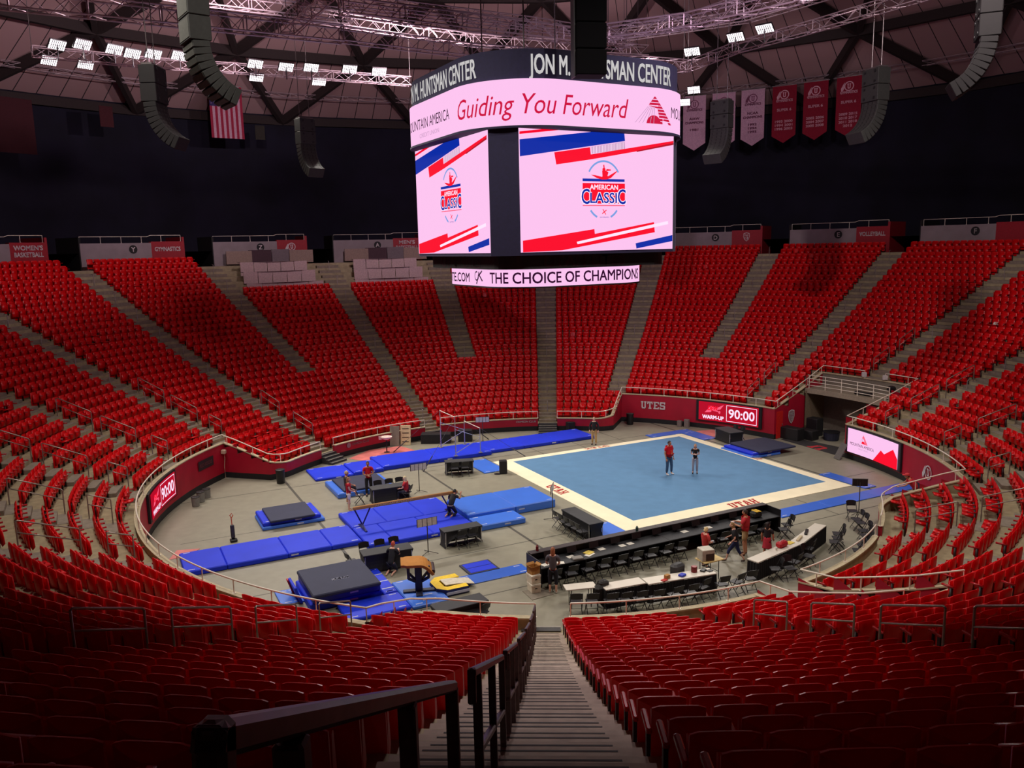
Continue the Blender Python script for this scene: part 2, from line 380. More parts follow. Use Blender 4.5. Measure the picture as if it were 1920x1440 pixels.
# --- tunnel under the right end
tu = MB(); tdark = M('tunnel dim beige wall', (120, 104, 84), .8); tblk = M('tunnel black', (20, 18, 20), .8)
def quad(mb, a, b, c, d, m=0): mb.add([a, b, c, d], [(0, 1, 2, 3)], m)
quad(tu, pol(21.6, TUN[0]+.4), pol(29, TUN[0]+.4), pol(29, TUN[0]+.4, 2.75), pol(21.6, TUN[0]+.4, 2.75), 0)
quad(tu, pol(29, TUN[1]-.4), pol(21.6, TUN[1]-.4), pol(21.6, TUN[1]-.4, 2.75), pol(29, TUN[1]-.4, 2.75), 1)
quad(tu, pol(29, TUN[0]), pol(29, TUN[1]), pol(29, TUN[1], 2.75), pol(29, TUN[0], 2.75), 0)
for a in (56.5, 58.6, 61.5): tu.box(pol(24.5, a, 1.35), (.35, .5, 2.7), R_(-a), 1 if a > 60 else 0)
tu.box(pol(25.5, 54.5, 1.3), (1.5, .08, 2.6), R_(-54.5), 0)
struct('wall_tunnel', tu, [tdark, tblk], 'dim passage behind the tunnel mouth')
pb = MB()
for a0 in np.arange(TUN[0], TUN[1]-.1, 2.0):
    a1 = min(a0+2.0, TUN[1])
    P = [pol(r, a, z) for z in (2.62, 2.92) for a, r in ((a0, 21.75), (a0, 23.7), (a1, 23.7), (a1, 21.75))]
    pb.add(P, [(0, 1, 2, 3), (7, 6, 5, 4), (0, 3, 7, 4)])
struct('bridge_slab', pb, M('bridge concrete', (150, 138, 120), .8), 'concrete platform over the tunnel mouth')
wall('wall_bridge_back', arcp(23.72, TUN[0], TUN[1]), [3.75]*len(arcp(23.72, TUN[0], TUN[1])), [M('grey back wall', (118, 110, 98), .8)]*2+[cap], 'grey wall behind the tunnel platform', base=2.9)
# --- wall behind the top row, in sections with gaps at the aisles
wgrey = M('concourse grey panel', (140, 128, 132), .8, noise=(1.5, .08)); wsign = M('section sign red', (150, 16, 34), .6)
SEC = {7.5: 'C', 22.5: 'D', 37.5: 'E', 52.5: 'F', -7.5: 'B', -22.5: 'A', -37.5: 'Z', -52.5: 'Y', -67.5: 'X', 67.5: 'G'}
ZW0, ZW1 = 11.3, 13.35
for i in range(-6, 6):
    c = 15*i+7.5; a0, a1 = 15*i+1.75, 15*i+15-1.75; sp = a0+(a1-a0)*.68
    w = MB()
    for a, b, m, zt in ((a0, sp, 0, ZW1), (sp, a1, 1, ZW1+.1)):
        n = 3
        for j in range(n):
            p, q = a+(b-a)*j/n, a+(b-a)*(j+1)/n
            P = [pol(r, t, z) for z in (ZW0, zt) for t, r in ((p, 41.2), (p, 41.6), (q, 41.6), (q, 41.2))]
            w.add(P, [(0, 3, 7, 4), (7, 6, 5, 4), (1, 5, 6, 2)]+([(0, 4, 5, 1)] if j == 0 else [])+([(3, 2, 6, 7)] if j == n-1 else []), m)
    struct('wall_concourse', w, [wgrey, wsign], 'wall behind the top row of section %s' % SEC.get(c, 'side'))
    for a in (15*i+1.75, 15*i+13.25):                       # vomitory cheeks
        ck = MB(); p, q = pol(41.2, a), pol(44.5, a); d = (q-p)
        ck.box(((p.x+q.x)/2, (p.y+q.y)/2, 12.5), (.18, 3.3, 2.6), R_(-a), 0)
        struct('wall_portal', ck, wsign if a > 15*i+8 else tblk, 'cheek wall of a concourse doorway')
co = MB()
for j in range(-95, 95, 5):
    quad(co, pol(41.4, j, 12.6), pol(54, j, 12.6), pol(54, j+5, 12.6), pol(41.4, j+5, 12.6))
struct('concourse_floor', co, M('concourse dark floor', (30, 28, 30), .9))
uw = MB()
for j in range(-180, 180, 5):
    quad(uw, pol(53, j, 8), pol(53, j+5, 8), pol(53, j+5, 28.6), pol(53, j, 28.6))
struct('wall_upper', uw, darkwall, 'black outer wall above the concourse')
# --- dome: plank panels, ring beams and lattice of dark glulam
def zdome(R): return 40.0-(R/50.0)**2*12.4
dm = MB(); rings = [53, 44, 35, 26, 17, 8, 0.01]
for i in range(len(rings)-1):
    for j in range(0, 360, 6):
        quad(dm, pol(rings[i], j, zdome(rings[i])), pol(rings[i+1], j, zdome(rings[i+1])), pol(rings[i+1], j+6, zdome(rings[i+1])), pol(rings[i], j+6, zdome(rings[i])))
mc = bpy.data.materials.new('dome panel'); mc.use_nodes = True; nt = mc.node_tree; b_ = nt.nodes['Principled BSDF']
b_.inputs['Roughness'].default_value = .9
tc = nt.nodes.new('ShaderNodeTexCoord'); sx = nt.nodes.new('ShaderNodeSeparateXYZ'); nt.links.new(tc.outputs['Object'], sx.inputs[0])
at = nt.nodes.new('ShaderNodeMath'); at.operation = 'ARCTAN2'; nt.links.new(sx.outputs['X'], at.inputs[0]); nt.links.new(sx.outputs['Y'], at.inputs[1])
mu = nt.nodes.new('ShaderNodeMath'); mu.operation = 'MULTIPLY'; mu.inputs[1].default_value = 90/PI; nt.links.new(at.outputs[0], mu.inputs[0])
fr = nt.nodes.new('ShaderNodeMath'); fr.operation = 'FRACT'; nt.links.new(mu.outputs[0], fr.inputs[0])
lt = nt.nodes.new('ShaderNodeMath'); lt.operation = 'LESS_THAN'; lt.inputs[1].default_value = .045; nt.links.new(fr.outputs[0], lt.inputs[0])
mx = nt.nodes.new('ShaderNodeMix'); mx.data_type = 'RGBA'; nt.links.new(lt.outputs[0], mx.inputs[0])
mx.inputs[6].default_value = rgb(196, 158, 158); mx.inputs[7].default_value = rgb(50, 40, 44)
nt.links.new(mx.outputs[2], b_.inputs['Base Color'])
struct('ceiling', dm, mc, 'domed ceiling of pale panels')
bm_ = M('dark glulam beam', (46, 34, 34), .8)
bb = MB()
def beam(p, q, w=.5, h=.9): 
    p, q = Vector(p), Vector(q); d = q-p; L = d.length; d.normalize(); s_ = d.cross(Vector((0, 0, 1))).normalized(); u_ = s_.cross(d)
    rot = Matrix((s_, d, u_)).transposed(); bb.box((p+q)/2, (w, L, h), rot=rot)
for i, r in enumerate(rings[:-2]):
    st = 15
    for j in range(0, 360, st):
        off = 7.5*(i % 2)
        P = pol(r, j+off, zdome(r)-.6); beam(P, pol(r, j+off+st, zdome(r)-.6), .45, .8)
        r2 = rings[i+1]; 
        beam(P, pol(r2, j+off+7.5, zdome(r2)-.6), .4, .8); beam(P, pol(r2, j+off-7.5, zdome(r2)-.6), .4, .8)
struct('ceiling_beam', bb, bm_, 'lattice of dark beams under the dome')
# --- aisle stairs
AISLES = {}                                                 # phi -> (first row, half width at row 0, growth, centre offset)
for i in range(-11, 13):
    p = 15*i
    if p in (180,): continue
    k0 = kmin(p)
    if p in (-15, -45, 30): k0 = 10
    if p in (-75, 15, 105, -165): k0 = 4
    if p == 150: k0 = 6
    AISLES[p] = k0
AISLES[180] = 0
def half_w(p, k): return (.68+.021*k) if p == 180 else (.60+.013*k)
def aisle_xy(p, R, off): 
    """point at radius R, off metres to the side of the aisle's centre line"""
    c = pol(R, p); t = Vector((math.cos(R_(p)), -math.sin(R_(p)), 0))
    if p == 180: return Vector((-.30-off, c.y, 0))
    return c+t*off
NEARV = 24
for p, k0 in AISLES.items():
    st = MB()
    top = KTOP if abs(p) <= 120 else 27
    for k in range(k0, top):
        h = half_w(p, k); zc = ZK(k); rise = ZK(k+1)-zc
        # lower half step stands on the tread of row k; the landing of row k+1 is the tread itself
        for (ra, rb, z) in ((RK(k)+.05-.42, RK(k)+.05, zc+rise/2), (RK(k)+.05, RK(k)+.05+.38, zc+rise)):
            P = [aisle_xy(p, ra, -h), aisle_xy(p, ra, h), aisle_xy(p, rb, h), aisle_xy(p, rb, -h)]
            zb = zc+.002
            zz = z+.012
            vs = [Vector((q.x, q.y, zb)) for q in P]+[Vector((q.x, q.y, zz)) for q in P]
            st.add(vs, [(4, 5, 6, 7), (0, 1, 5, 4), (1, 2, 6, 5), (3, 0, 4, 7)], 0)
            if p in (180, 0):
                for dr in (.05, .16):
                    P2 = [aisle_xy(p, ra+dr, -h*.8), aisle_xy(p, ra+dr, h*.8), aisle_xy(p, ra+dr+.022, h*.8), aisle_xy(p, ra+dr+.022, -h*.8)]
                    st.add([Vector((q.x, q.y, zz+.003)) for q in P2], [(0, 1, 2, 3)], 1)
    struct('stairs_floor', st, [stairmat if p != 180 else M('brightened near stair concrete', (158, 142, 128), .85, noise=(5.0, .15)), nosing], 'concrete aisle stairs')  # near flight: same concrete in a lighter tone, brighter light put into its colour
# dark steps from the floor up to the first row at the low walls
dstep = M('dark metal step', (62, 60, 60), .6); dedge = M('worn step edge', (150, 144, 132), .6)
def portable_steps(p, n, name, label):
    root = thing(name, label, 'steps', pol(13.9, p), 0)
    for i in range(n):
        z = .5*(i+1)/n; b = MB(); r0 = 15.35-.27*(n-i); 
        P = [aisle_xy(p, r0, -.62), aisle_xy(p, r0, .62), aisle_xy(p, r0+.29, .62), aisle_xy(p, r0+.29, -.62)]
        b.add([Vector((q.x, q.y, 0)) for q in P]+[Vector((q.x, q.y, z)) for q in P], [(4, 5, 6, 7), (0, 1, 5, 4), (1, 2, 6, 5), (2, 3, 7, 6), (3, 0, 4, 7)], 0)
        b.add([Vector((q.x, q.y, z+.004)) for q in (aisle_xy(p, r0, -.62), aisle_xy(p, r0, .62), aisle_xy(p, r0+.05, .62), aisle_xy(p, r0+.05, -.62))], [(0, 1, 2, 3)], 1)
        b.obj('step', [dstep, dedge], root, world=True)
    return root
portable_steps(0, 5, 'floor_steps', 'dark metal steps at the foot of the far centre stairs')
portable_steps(-60, 4, 'floor_steps', 'dark step block at the wall gap left of the pink carpet')
portable_steps(-30, 4, 'floor_steps', 'dark steps behind the uneven bars')
portable_steps(180, 4, 'floor_steps', 'dark steps at the foot of the near stairs')
# ================================================================ seats
seat_red = M('red moulded seat', (206, 1, 9), .34, noise=(4.0, .10), spec=.32)
arm_red = M('red armrest', (170, 12, 22), .22, noise=(6.0, .08))
seat_leg = M('dark seat bracket', (40, 18, 20), .5)
SW = .505
def seat_geo(hi):
    """one folding seat; x across, y towards the floor, z up, origin under the back rest"""
    back, pan, arm, leg = MB(), MB(), MB(), MB()
    nx, nz = (9, 5) if hi else (5, 3)
    # the back is flat towards the floor; behind, a smile shaped ridge bulges out below the thin top edge
    lev = ((.12, .5, 0), (.45, .8, 0), (.845, 1.0, 1), (.842, .0, 0), (.85, -.1, 0)) if hi else ((.12, .6, 0), (.845, 1.0, 1), (.85, 0, 0))
    rows = []
    for j, (z, bl, ridge) in enumerate(lev):
        w = .235-.02*(j == 0)-(.006 if z > .846 else 0); ln_ = -.03*(z-.12); rr = []
        for i in range(nx): s = -1+2*i/(nx-1); rr.append(Vector((s*w, .012+ln_-(.004 if z > .846 else 0), z-.018*s**8*(z > .82))))
        for i in range(nx): s = 1-2*i/(nx-1); rr.append(Vector((s*w, -.010-.058*(1-s*s)*bl+ln_, z-.018*s**8*(z > .82)-ridge*.085*(1-s*s))))
        rows.append(rr)
    back.grid(rows, 0, True); n = 2*nx; back.add(rows[-1], [(i, i+1, n-2-i, n-1-i) for i in range(nx-1)]); back.add(rows[0], [(n-1-i, n-2-i, i+1, i) for i in range(nx-1)])
    prof = [(.05, .27), (.08, .24), (.15, .36), (.12, .745), (.10, .76), (.075, .745)] if hi else [(.06, .25), (.145, .34), (.12, .755), (.08, .745)]
    n = len(prof); ws = .222
    P = [(-ws, y, z) for y, z in prof]+[(ws, y, z) for y, z in prof]
    pan.add(P, [tuple(range(n)), tuple(range(2*n-1, n-1, -1))]+[(i, n+i, n+(i+1) % n, (i+1) % n) for i in range(n)])
    arm.cushion((-SW/2, .13, .615), (.05, .34, .055), .015) if hi else arm.box((-SW/2, .13, .615), (.05, .34, .05))
    leg.box((-SW/2, .03, .30), (.035, .07, .60))
    if hi: leg.box((-SW/2, .09, .02), (.06, .2, .04))
    return back, pan, arm, leg
def seat_list():
    out = []
    for k in range(0, KTOP+1):
        R = RK(k)
        am = sorted(norm(p) for p, k0 in AISLES.items() if k0 <= k and (k0 < 10 or k >= 10))
        cuts = []
        for p in am:
            h = half_w(180 if p in (-180, 180) else p, k)/R*180/PI
            off = -.30/R*180/PI if p in (-180, 180) else 0
            c = p - off if p in (-180, 180) else p
            cuts.append((c-h, c+h))
        cuts = sorted(cuts); n = len(cuts)
        for i in range(n):
            a = cuts[i][1]; b = cuts[(i+1) % n][0]
            if b < a: b += 360
            # trim at the ends of the low-wall stretches
            span = []
            m_ = 72; st = (b-a)/m_
            run = None
            for j in range(m_):
                c = norm(a+(j+.5)*st)
                ok = k >= kmin(c)
                if ok and run is None: run = a+j*st
                if (not ok) and run is not None: span.append((run, a+j*st)); run = None
            if run is not None: span.append((run, b))
            for s0, s1 in span:
                L = (s1-s0)*PI/180*R-.06; cnt = int(L/SW)
                if cnt < 1: continue
                stp = (s1-s0)/cnt if L/cnt < SW*1.12 else SW/R*180/PI
                for j in range(cnt):
                    ph = norm(s0+(j+.5)*stp)
                    if k >= 25 and (-43.5 < ph < -31.2 or -28.8 < ph < -16): continue      # press desks stand here
                    out.append((k, ph, j, cnt))
    return out
SEATS = seat_list()
def cam_px(P):
    q = Vector(P)-Vector((0, CAM_Y, CAM_Z)); d = q.dot(_f)
    if d < .3: return None
    return 960+F_PX*q.dot(_r)/d, 720-F_PX*q.dot(_u)/d, d
near, rest = [], []
for s in SEATS:
    P = pol(RK(s[0]), s[1], ZK(s[0])+.8); c = cam_px(P)
    if c is None or c[2] < 1.6: continue
    x, y, d = c
    if -260 < x < 2180 and -200 < y < 1560:
        vis = -20 < x < 1940 and 380 < y < 1450
        if vis and abs(s[1]) > 150 and s[0] > 8: near.append((d, s))
        else: rest.append(s)
near.sort(key=lambda t: t[0])
rest += [s for d, s in near[300:]]; near = [s for d, s in near[:300]]
# --- the mass of the bowl, every seat its own shape in one object
geo = seat_geo(False)
tv, tf, tm = [], [], []
for i, g in enumerate(geo):
    n = len(tv); tv += g.v; tf += [tuple(a+n for a in f) for f in g.f]; tm += [i]*len(g.f)
tv = np.array(tv, dtype=np.float64)
# the same seat with its pan folded down, for the few that were left open
td = tv.copy(); i0 = len(geo[0].v); i1 = i0+len(geo[1].v)
y, z = tv[i0:i1, 1]-.10, tv[i0:i1, 2]-.36; a_ = R_(78)
td[i0:i1, 1] = .08+y*math.cos(a_)+z*math.sin(a_); td[i0:i1, 2] = .42-y*math.sin(a_)+z*math.cos(a_)
allv = []; rnd = random.Random(3)
OPEN_ = lambda k, ph: (k in (0, 1) and rnd.random() < .45 and abs(ph) < 20) or (k < 5 and 96 < ph < 125 and rnd.random() < .5) or (k < 4 and -76 < ph < -62 and rnd.random() < .5) or rnd.random() < .012
for k, ph, j, cnt in rest:
    f = -pol(1, ph); x = f.cross(Vector((0, 0, 1))); o = pol(RK(k), ph, ZK(k))
    T = td if OPEN_(k, ph) else tv
    allv.append(T[:, :1]*np.array(x)+T[:, 1:2]*np.array(f)+T[:, 2:3]*np.array((0, 0, 1))+np.array(o))
V = np.concatenate(allv); N = len(rest); nv = len(tv)
lens = np.array([len(f) for f in tf]); flat = np.concatenate([np.array(f) for f in tf])
loops = (flat[None, :]+(np.arange(N)*nv)[:, None]).ravel()
me = bpy.data.meshes.new('stadium_seats'); me.vertices.add(len(V)); me.vertices.foreach_set('co', V.ravel())
me.loops.add(len(loops)); me.loops.foreach_set('vertex_index', loops.astype(np.int32))
me.polygons.add(N*len(tf)); L2 = np.tile(lens, N); me.polygons.foreach_set('loop_start', np.concatenate([[0], np.cumsum(L2)[:-1]]).astype(np.int32))
try: me.polygons.foreach_set('loop_total', L2.astype(np.int32))
except Exception: pass
for m in (seat_red, seat_red, arm_red, seat_leg): me.materials.append(m)
me.polygons.foreach_set('material_index', np.tile(np.array(tm, dtype=np.int32), N)); me.update(calc_edges=True); me.validate()
so = bpy.data.objects.new('stadium_seats', me); COL.objects.link(so)
tag(so, 'the bowl\'s red folding seats beyond the nearest rows', 'seats', 'red folding seats of the bowl', 'stuff')
# --- the nearest seats, one object each
g = seat_geo(True)
proto = thing('stadium_seat', 'x', 'seat', (0, 0, 0), 0, 'red folding seats of the bowl')
pk = [g[0].obj('backrest', seat_red, proto, smooth=False), g[1].obj('seat_pan', seat_red, proto), g[2].obj('armrest', arm_red, proto), g[3].obj('bracket', seat_leg, proto)]
kmax = max(s[0] for s in near); first = True
near.sort(key=lambda s: (-s[0], norm(s[1]-180)))
cntr = {}
for k, ph, j, cnt in near:
    a = norm(ph-180); side_ = 'left' if a > 0 else 'right'
    cntr.setdefault((k, side_), []).append((abs(a), ph))
for (k, side_), lst in cntr.items():
    lst.sort()
    # number seats from the stairs in every row
    full = sorted(abs(norm(s[1]-180)) for s in SEATS if s[0] == k and (norm(s[1]-180) > 0) == (side_ == 'left') and abs(norm(s[1]-180)) < 40)
    for a, ph in lst:
        n = min(range(len(full)), key=lambda i: abs(full[i]-a))
        lab = 'red folding seat, %s seat %s of the near stairs, %s row up from the floor' % (ORD[n], side_, ORD[k])
        o = pol(RK(k), ph, ZK(k)); rz = math.atan2(-math.cos(R_(ph)), -math.sin(R_(ph)))-PI/2
        if first:
            proto.location = o; proto.rotation_euler = (0, 0, rz); proto['label'] = lab; first = False
        else: dup(proto, o, rz, lab, kids=pk)
# ================================================================ guard rails, hand rails, posts
rail_m = M('pale painted rail', (232, 222, 206), .45, metal=.0, noise=(8, .06))
steel = M('dull steel rail', (150, 138, 130), .35, metal=.6, noise=(8, .08))
def guard(pts, base, h, label, group='guard rails along the parapet', r=.028, posts=1.7, low=False, name='guard_rail'):
    """pts: list of Vectors on the parapet line; base: heights; a rail h above with posts"""
    P = [Vector((p.x, p.y, b+h)) for p, b in zip(pts, base)]
    root = thing(name, label, 'railing', tuple(Vector((pts[0].x, pts[0].y, base[0]))), 0, group)
    t = MB(); t.path(P, r, 8); t.obj('top_rail', rail_m, root, True, True)
    if low:
        t = MB(); t.path([p-Vector((0, 0, h*.5)) for p in P], r*.8, 6); t.obj('mid_rail', rail_m, root, True, True)
    d = 0; nxt = 0; tot = sum((P[i+1]-P[i]).length for i in range(len(P)-1)); n = max(1, round(tot/posts)); stp = tot/n
    marks = [i*stp for i in range(n+1)]; acc = 0; mi = 0
    for i in range(len(P)-1):
        L = (P[i+1]-P[i]).length
        while mi < len(marks) and marks[mi] <= acc+L+1e-4:
            q = P[i].lerp(P[i+1], min(1, (marks[mi]-acc)/L)); mi += 1
            b = MB(); b.tube((q.x, q.y, q.z-h), q, .02, 6); b.box((q.x, q.y, q.z-h+.006), (.1, .1, .012)); b.obj('post', rail_m, root, world=True)
        acc += L
    return root
GH = .45
def arcr(R, a, b): return arcp(R, a, b, 1.5)
def gr(pts, hs, label, **k): return guard(pts, hs, k.pop('h', GH), label, **k)
mid = lambda pts: [p+p.normalized()*.08 for p in pts]
gr(mid(arcr(18.55, -163.8, -76.8)+radL[1:]+arcr(15.1, -72.8, -62.3)[1:]), [2.0]*len(arcr(18.55, -163.8, -76.8))+hL[1:]+[HL]*(len(arcr(15.1, -72.8, -62.3))-1), 'long pale guard rail curving around the left end of the floor')
gr(mid(arcr(15.1, -58.2, -32.2)), [HL]*len(arcr(15.1, -58.2, -32.2)), 'pale guard rail above the low wall left of the uneven bars')
gr(mid(arcr(15.1, -27.8, -2.5)), [HL]*len(arcr(15.1, -27.8, -2.5)), 'pale guard rail behind the uneven bars, up to the centre stairs')
p_ = arcr(15.1, 2.5, 12.5); q_ = arcr(18.55, 16.5, TUN[0]); w_ = [pol(r, TUN[0]) for r in (20, 21.8, 23.7)]
gr(mid(p_+radR[::-1][1:]+q_[1:]+w_)+arcp(23.72, TUN[0], 58.0)[1:], [HL]*len(p_)+hL[::-1][1:]+[2.0]*(len(q_)-1)+[2.45, 3.05, 3.75]+[3.75]*(len(arcp(23.72, TUN[0], 58.0))-1), 'pale guard rail over the crimson wall with the clock screen, up to the tunnel')
w_ = arcp(23.72, 61.5, TUN[1])+[pol(r, TUN[1]) for r in (21.8, 20)]+arcr(18.55, TUN[1], 103)+radNR[1:]+arcr(15.1, 107, 117.3)[1:]
h_ = [3.75]*len(arcp(23.72, 61.5, TUN[1]))+[3.05, 2.45]+[2.0]*len(arcr(18.55, TUN[1], 103))+hL[1:]+[HL]*(len(arcr(15.1, 107, 117.3))-1)
gr(mid(w_), h_, 'pale guard rail over the pink wall screen on the right')
p_ = arcr(15.1, 122, REC[0]); w_ = [pol(r, REC[0]) for r in (16.5, 18, 19.3, 20.6)]
gr(mid(p_+w_), [HL]*len(p_)+[1.05, 1.6, 2.1, 2.7], 'pale guard rail curving past the folding chairs at the near right')
p_ = [pol(r, REC[1]) for r in (20.6, 19.3, 18, 16.5, 15.1)]; q_ = arcr(15.1, REC[1], 177.6)
gr(mid(p_+q_[1:]), [2.7, 2.1, 1.6, 1.05]+[HL]*len(q_), 'pale guard rail right of the near stairs')
p_ = arcr(15.1, -178.2, -167.8)
gr(mid(p_+radNL[::-1][1:]), [HL]*len(p_)+hL[::-1][1:], 'pale guard rail left of the near stairs')
# balcony rail of the tunnel platform: four bars
root = thing('balcony_rail', 'pale four bar rail across the platform over the tunnel mouth', 'railing', tuple(pol(21.9, 59, 2.92)), 0)
for z in (.2, .42, .64, .86):
    t = MB(); t.path([pol(21.9, a, 2.92+z) for a in np.arange(TUN[0]+.2, TUN[1]-.1, 1.3)], .022, 6); t.obj('bar', rail_m, root, True, True)
for a in np.arange(TUN[0]+.5, TUN[1], 3.1):
    t = MB(); t.tube(pol(21.9, a, 2.92), pol(21.9, a, 3.80), .025); t.obj('post', rail_m, root, world=True)
# concourse rails
for i in range(-6, 6):
    c = 15*i+7.5; a0, a1 = 15*i+1.9, 15*i+13.1; sp = a0+(a1-a0)*.66
    guard([pol(41.4, a) for a in (a0, a0+(sp-a0)/3, a0+(sp-a0)*2/3, sp, sp+.4, (sp+a1)/2, a1)], [ZW1]*4+[ZW1+.1]*3, .5, 'thin rail on top of the concourse wall at section %s' % SEC.get(c, 'edge') if c in SEC else 'thin rail on top of the concourse wall at the edge', 'concourse rails', r=.022, posts=1.6)
# aisle hand rails: looped two-bar rails at the low rows
def handrail(p, k0, k1, label):
    e = -1 if norm(p) > 0 else 1
    h0 = half_w(p, k0)-.08
    P = [aisle_xy(p, RK(k)-.3, h0*e) for k in (k0, k1)]
    z0, z1 = zcone(RK(k0)-.3)+.35, zcone(RK(k1)-.3)+.35
    root = thing('handrail', label, 'railing', (P[0].x, P[0].y, z0), 0, 'aisle hand rails')
    a, b = Vector((P[0].x, P[0].y, z0)), Vector((P[1].x, P[1].y, z1))
    up = Vector((0, 0, 1))
    t = MB(); t.path([a+up*.80, a+up*.86, a+(b-a)*.03+up*.9, b-(b-a)*.03+up*.9, b+up*.86, b+up*.80], .024, 8); t.obj('top_rail', steel, root, True, True)
    t = MB(); t.path([a+up*.5, b+up*.5], .02, 6); t.obj('mid_rail', steel, root, True, True)
    for q in (a, (a+b)/2, b) if (b-a).length > 2.2 else (a, b):
        t = MB(); t.tube(q-up*.2, q+up*.86, .024, 6); t.obj('post', steel, root, world=True)
def place_name(p):
    if p > 0: return 'right'
    return 'left'
for sgn in (-1, 1):
    lst = [75, 90, 105] if sgn > 0 else [75, 90, 105, 120, 135]
    for n, p in enumerate(lst):
        for m, (k0, k1) in enumerate(((4.6, 5.6), (6.6, 8.8), (9.4, 11.6))):
            handrail(sgn*p, k0, k1, '%s steel aisle hand rail up from the floor, %s aisle on the %s side' % (ORD[m], ORD[n], 'left' if sgn < 0 else 'right'))
    for m, (k0, k1) in enumerate(((4.2, 6.2), (7.4, 9.4), (10.4, 12.6), (13.4, 15.4))):
        handrail(sgn*165, k0, k1, '%s steel hand rail from the floor on the aisle %s of the near stairs' % (ORD[m], 'left' if sgn < 0 else 'right'))
for m, (k0, k1) in enumerate(((0.8, 2.6), (3.6, 5.6))):
    handrail(120, k0, k1, '%s steel hand rail beside the bright seats at the right floor gap' % ORD[m])
for m, (k0, k1) in enumerate(((4.4, 6.4), (8.0, 10.0))):
    handrail(-60, k0-3, k1-3, '%s steel hand rail above the step block left of the pink carpet' % ORD[m])
    handrail(60, 10.6+3*m, 12.4+3*m, '%s steel hand rail on the aisle above the tunnel' % ORD[m])
    handrail(45, 4.2+2.6*m, 6.0+2.6*m, '%s steel hand rail on the aisle above the clock screen' % ORD[m])
# single posts up the middle of the far aisles
pm = M('grey rail post', (158, 150, 150), .4, metal=.4)
pg = MB(); pg.tube((0, 0, 0), (0, 0, .86), .022, 6); pg.path([(0, -.0, .84), (.0, .10, .9), (0, .24, .9)], .02, 6)
SN = {0: 'centre aisle', 15: 'aisle left of section D', -15: 'aisle right of section A', 30: 'aisle between sections D and E', -30: 'aisle between sections Z and A', 45: 'aisle between sections E and F',
      -45: 'aisle between sections Y and Z', -60: 'aisle left of section Y', 60: 'aisle right of section F', -75: 'aisle at the far left edge', 75: 'aisle at the far right edge'}
pp = None
for p, nm in SN.items():
    k0 = AISLES[p]; ks = list(range(max(k0+1, 1 if abs(p) < 35 else k0+6), 30, 3))
    for n, k in enumerate(ks):
        o = aisle_xy(p, RK(k), 0); lab = '%s slim grey post from below in the %s' % (ORD[n], nm)
        o = Vector((o.x, o.y, ZK(k+1)-.29)); 
        if pp is None:
            pp = pg.obj('handrail_post', pm); pp.location = o; pp.rotation_euler = (0, 0, -R_(p)); tag(pp, lab, 'post', 'posts in the aisles')
        else:
            c = pp.copy(); COL.objects.link(c); c.location = o; c.rotation_euler = (0, 0, -R_(p)); c['label'] = lab
# centre rail of the near stairs: flat-topped bars in lengths of four rows
nr = M('dark bronze rail', (88, 72, 76), .38, metal=.35, noise=(14, .2))
XR = -.45
def near_rail(y0, y1, label, n=3):
    zt = lambda y: zcone(abs(y))+1.31+max(0, abs(y)-36.0)*.022
    root = thing('stair_rail', label, 'railing', (XR, y0, zt(y0)-1.1), 0, 'centre rail of the near stairs')
    t = MB(); e = .12
    P = [(XR, y0, zt(y0)-.30), (XR, y0, zt(y0)-.05), (XR, y0+.05, zt(y0)), (XR, y1-.05, zt(y1)), (XR, y1, zt(y1)-.05)]
    w, h = .024, .05
    def bar(a, b, hh=h):
        a, b = Vector(a), Vector(b); d = (b-a); L = d.length; d.normalize(); s_ = Vector((1, 0, 0)); u_ = s_.cross(d); rot = Matrix((s_, d, u_)).transposed()
        t.cushion((a+b)/2-u_*hh/2, (w*2, L+.01, hh), .010, rot=rot)
    bar((XR, y0+.02, zt(y0)), (XR, y1-.02, zt(y1))); bar((XR, y0-.022, zt(y0)-.20), (XR, y0+.005, zt(y0)-.008), .05)
    t.obj('top_rail', nr, root, world=True)
    t = MB(); bar((XR, y0+.30, zt(y0+.3)-.52), (XR, y1-.05, zt(y1)-.52), .05); t.obj('mid_rail', nr, root, world=True)
    for i in range(n):
        y = y0+.32+(y1-y0-.38)*i/(n-1); t = MB(); zb = zcone(abs(y))+.28
        t.cushion((XR, y, (zb+zt(y)-.05)/2), (.056, .05, zt(y)-.05-zb), .006); t.obj('post', nr, root, world=True)
ys = [(-38.45, -35.95), (-35.15, -32.45)]
y = -31.95
while y < -16.5: ys.append((y, min(y+2.45, -15.6))); y += 3.2
for n, (a, b) in enumerate(ys):
    near_rail(a, b, '%s length of dark flat rail down the near stairs, counted from the camera' % ORD[n])
# ================================================================ centre scoreboard
E_PINK = M('lit pale pink', (253, 196, 240), emit=1.0); E_RED = M('lit red', (252, 8, 44), emit=1.0); E_DRED = M('lit deep red', (190, 6, 40), emit=.9)
E_BLUE = M('lit blue', (12, 44, 165), emit=1.0); E_LBLUE = M('lit light blue', (120, 160, 226), emit=1.0); E_GREY = M('lit lilac grey', (196, 150, 190), emit=1.0)
E_INK = M('lit dark plum', (48, 10, 44), emit=1.0); E_CRIM = M('lit crimson', (206, 8, 62), emit=1.0); E_WHITE = M('lit near white', (255, 226, 250), emit=1.05)
E_SHADE = M('lit mauve', (205, 150, 200), emit=1.0)
sb_dark = M('scoreboard charcoal', (32, 27, 62), .8); sb_black = M('scoreboard black', (18, 18, 22), .6)
sign_white = M('sign face white', (226, 222, 222), emit=.75); skirt_let = M('dim skirt letters', (72, 40, 52), .7)
A30 = R_(30.59); SBX = -.08
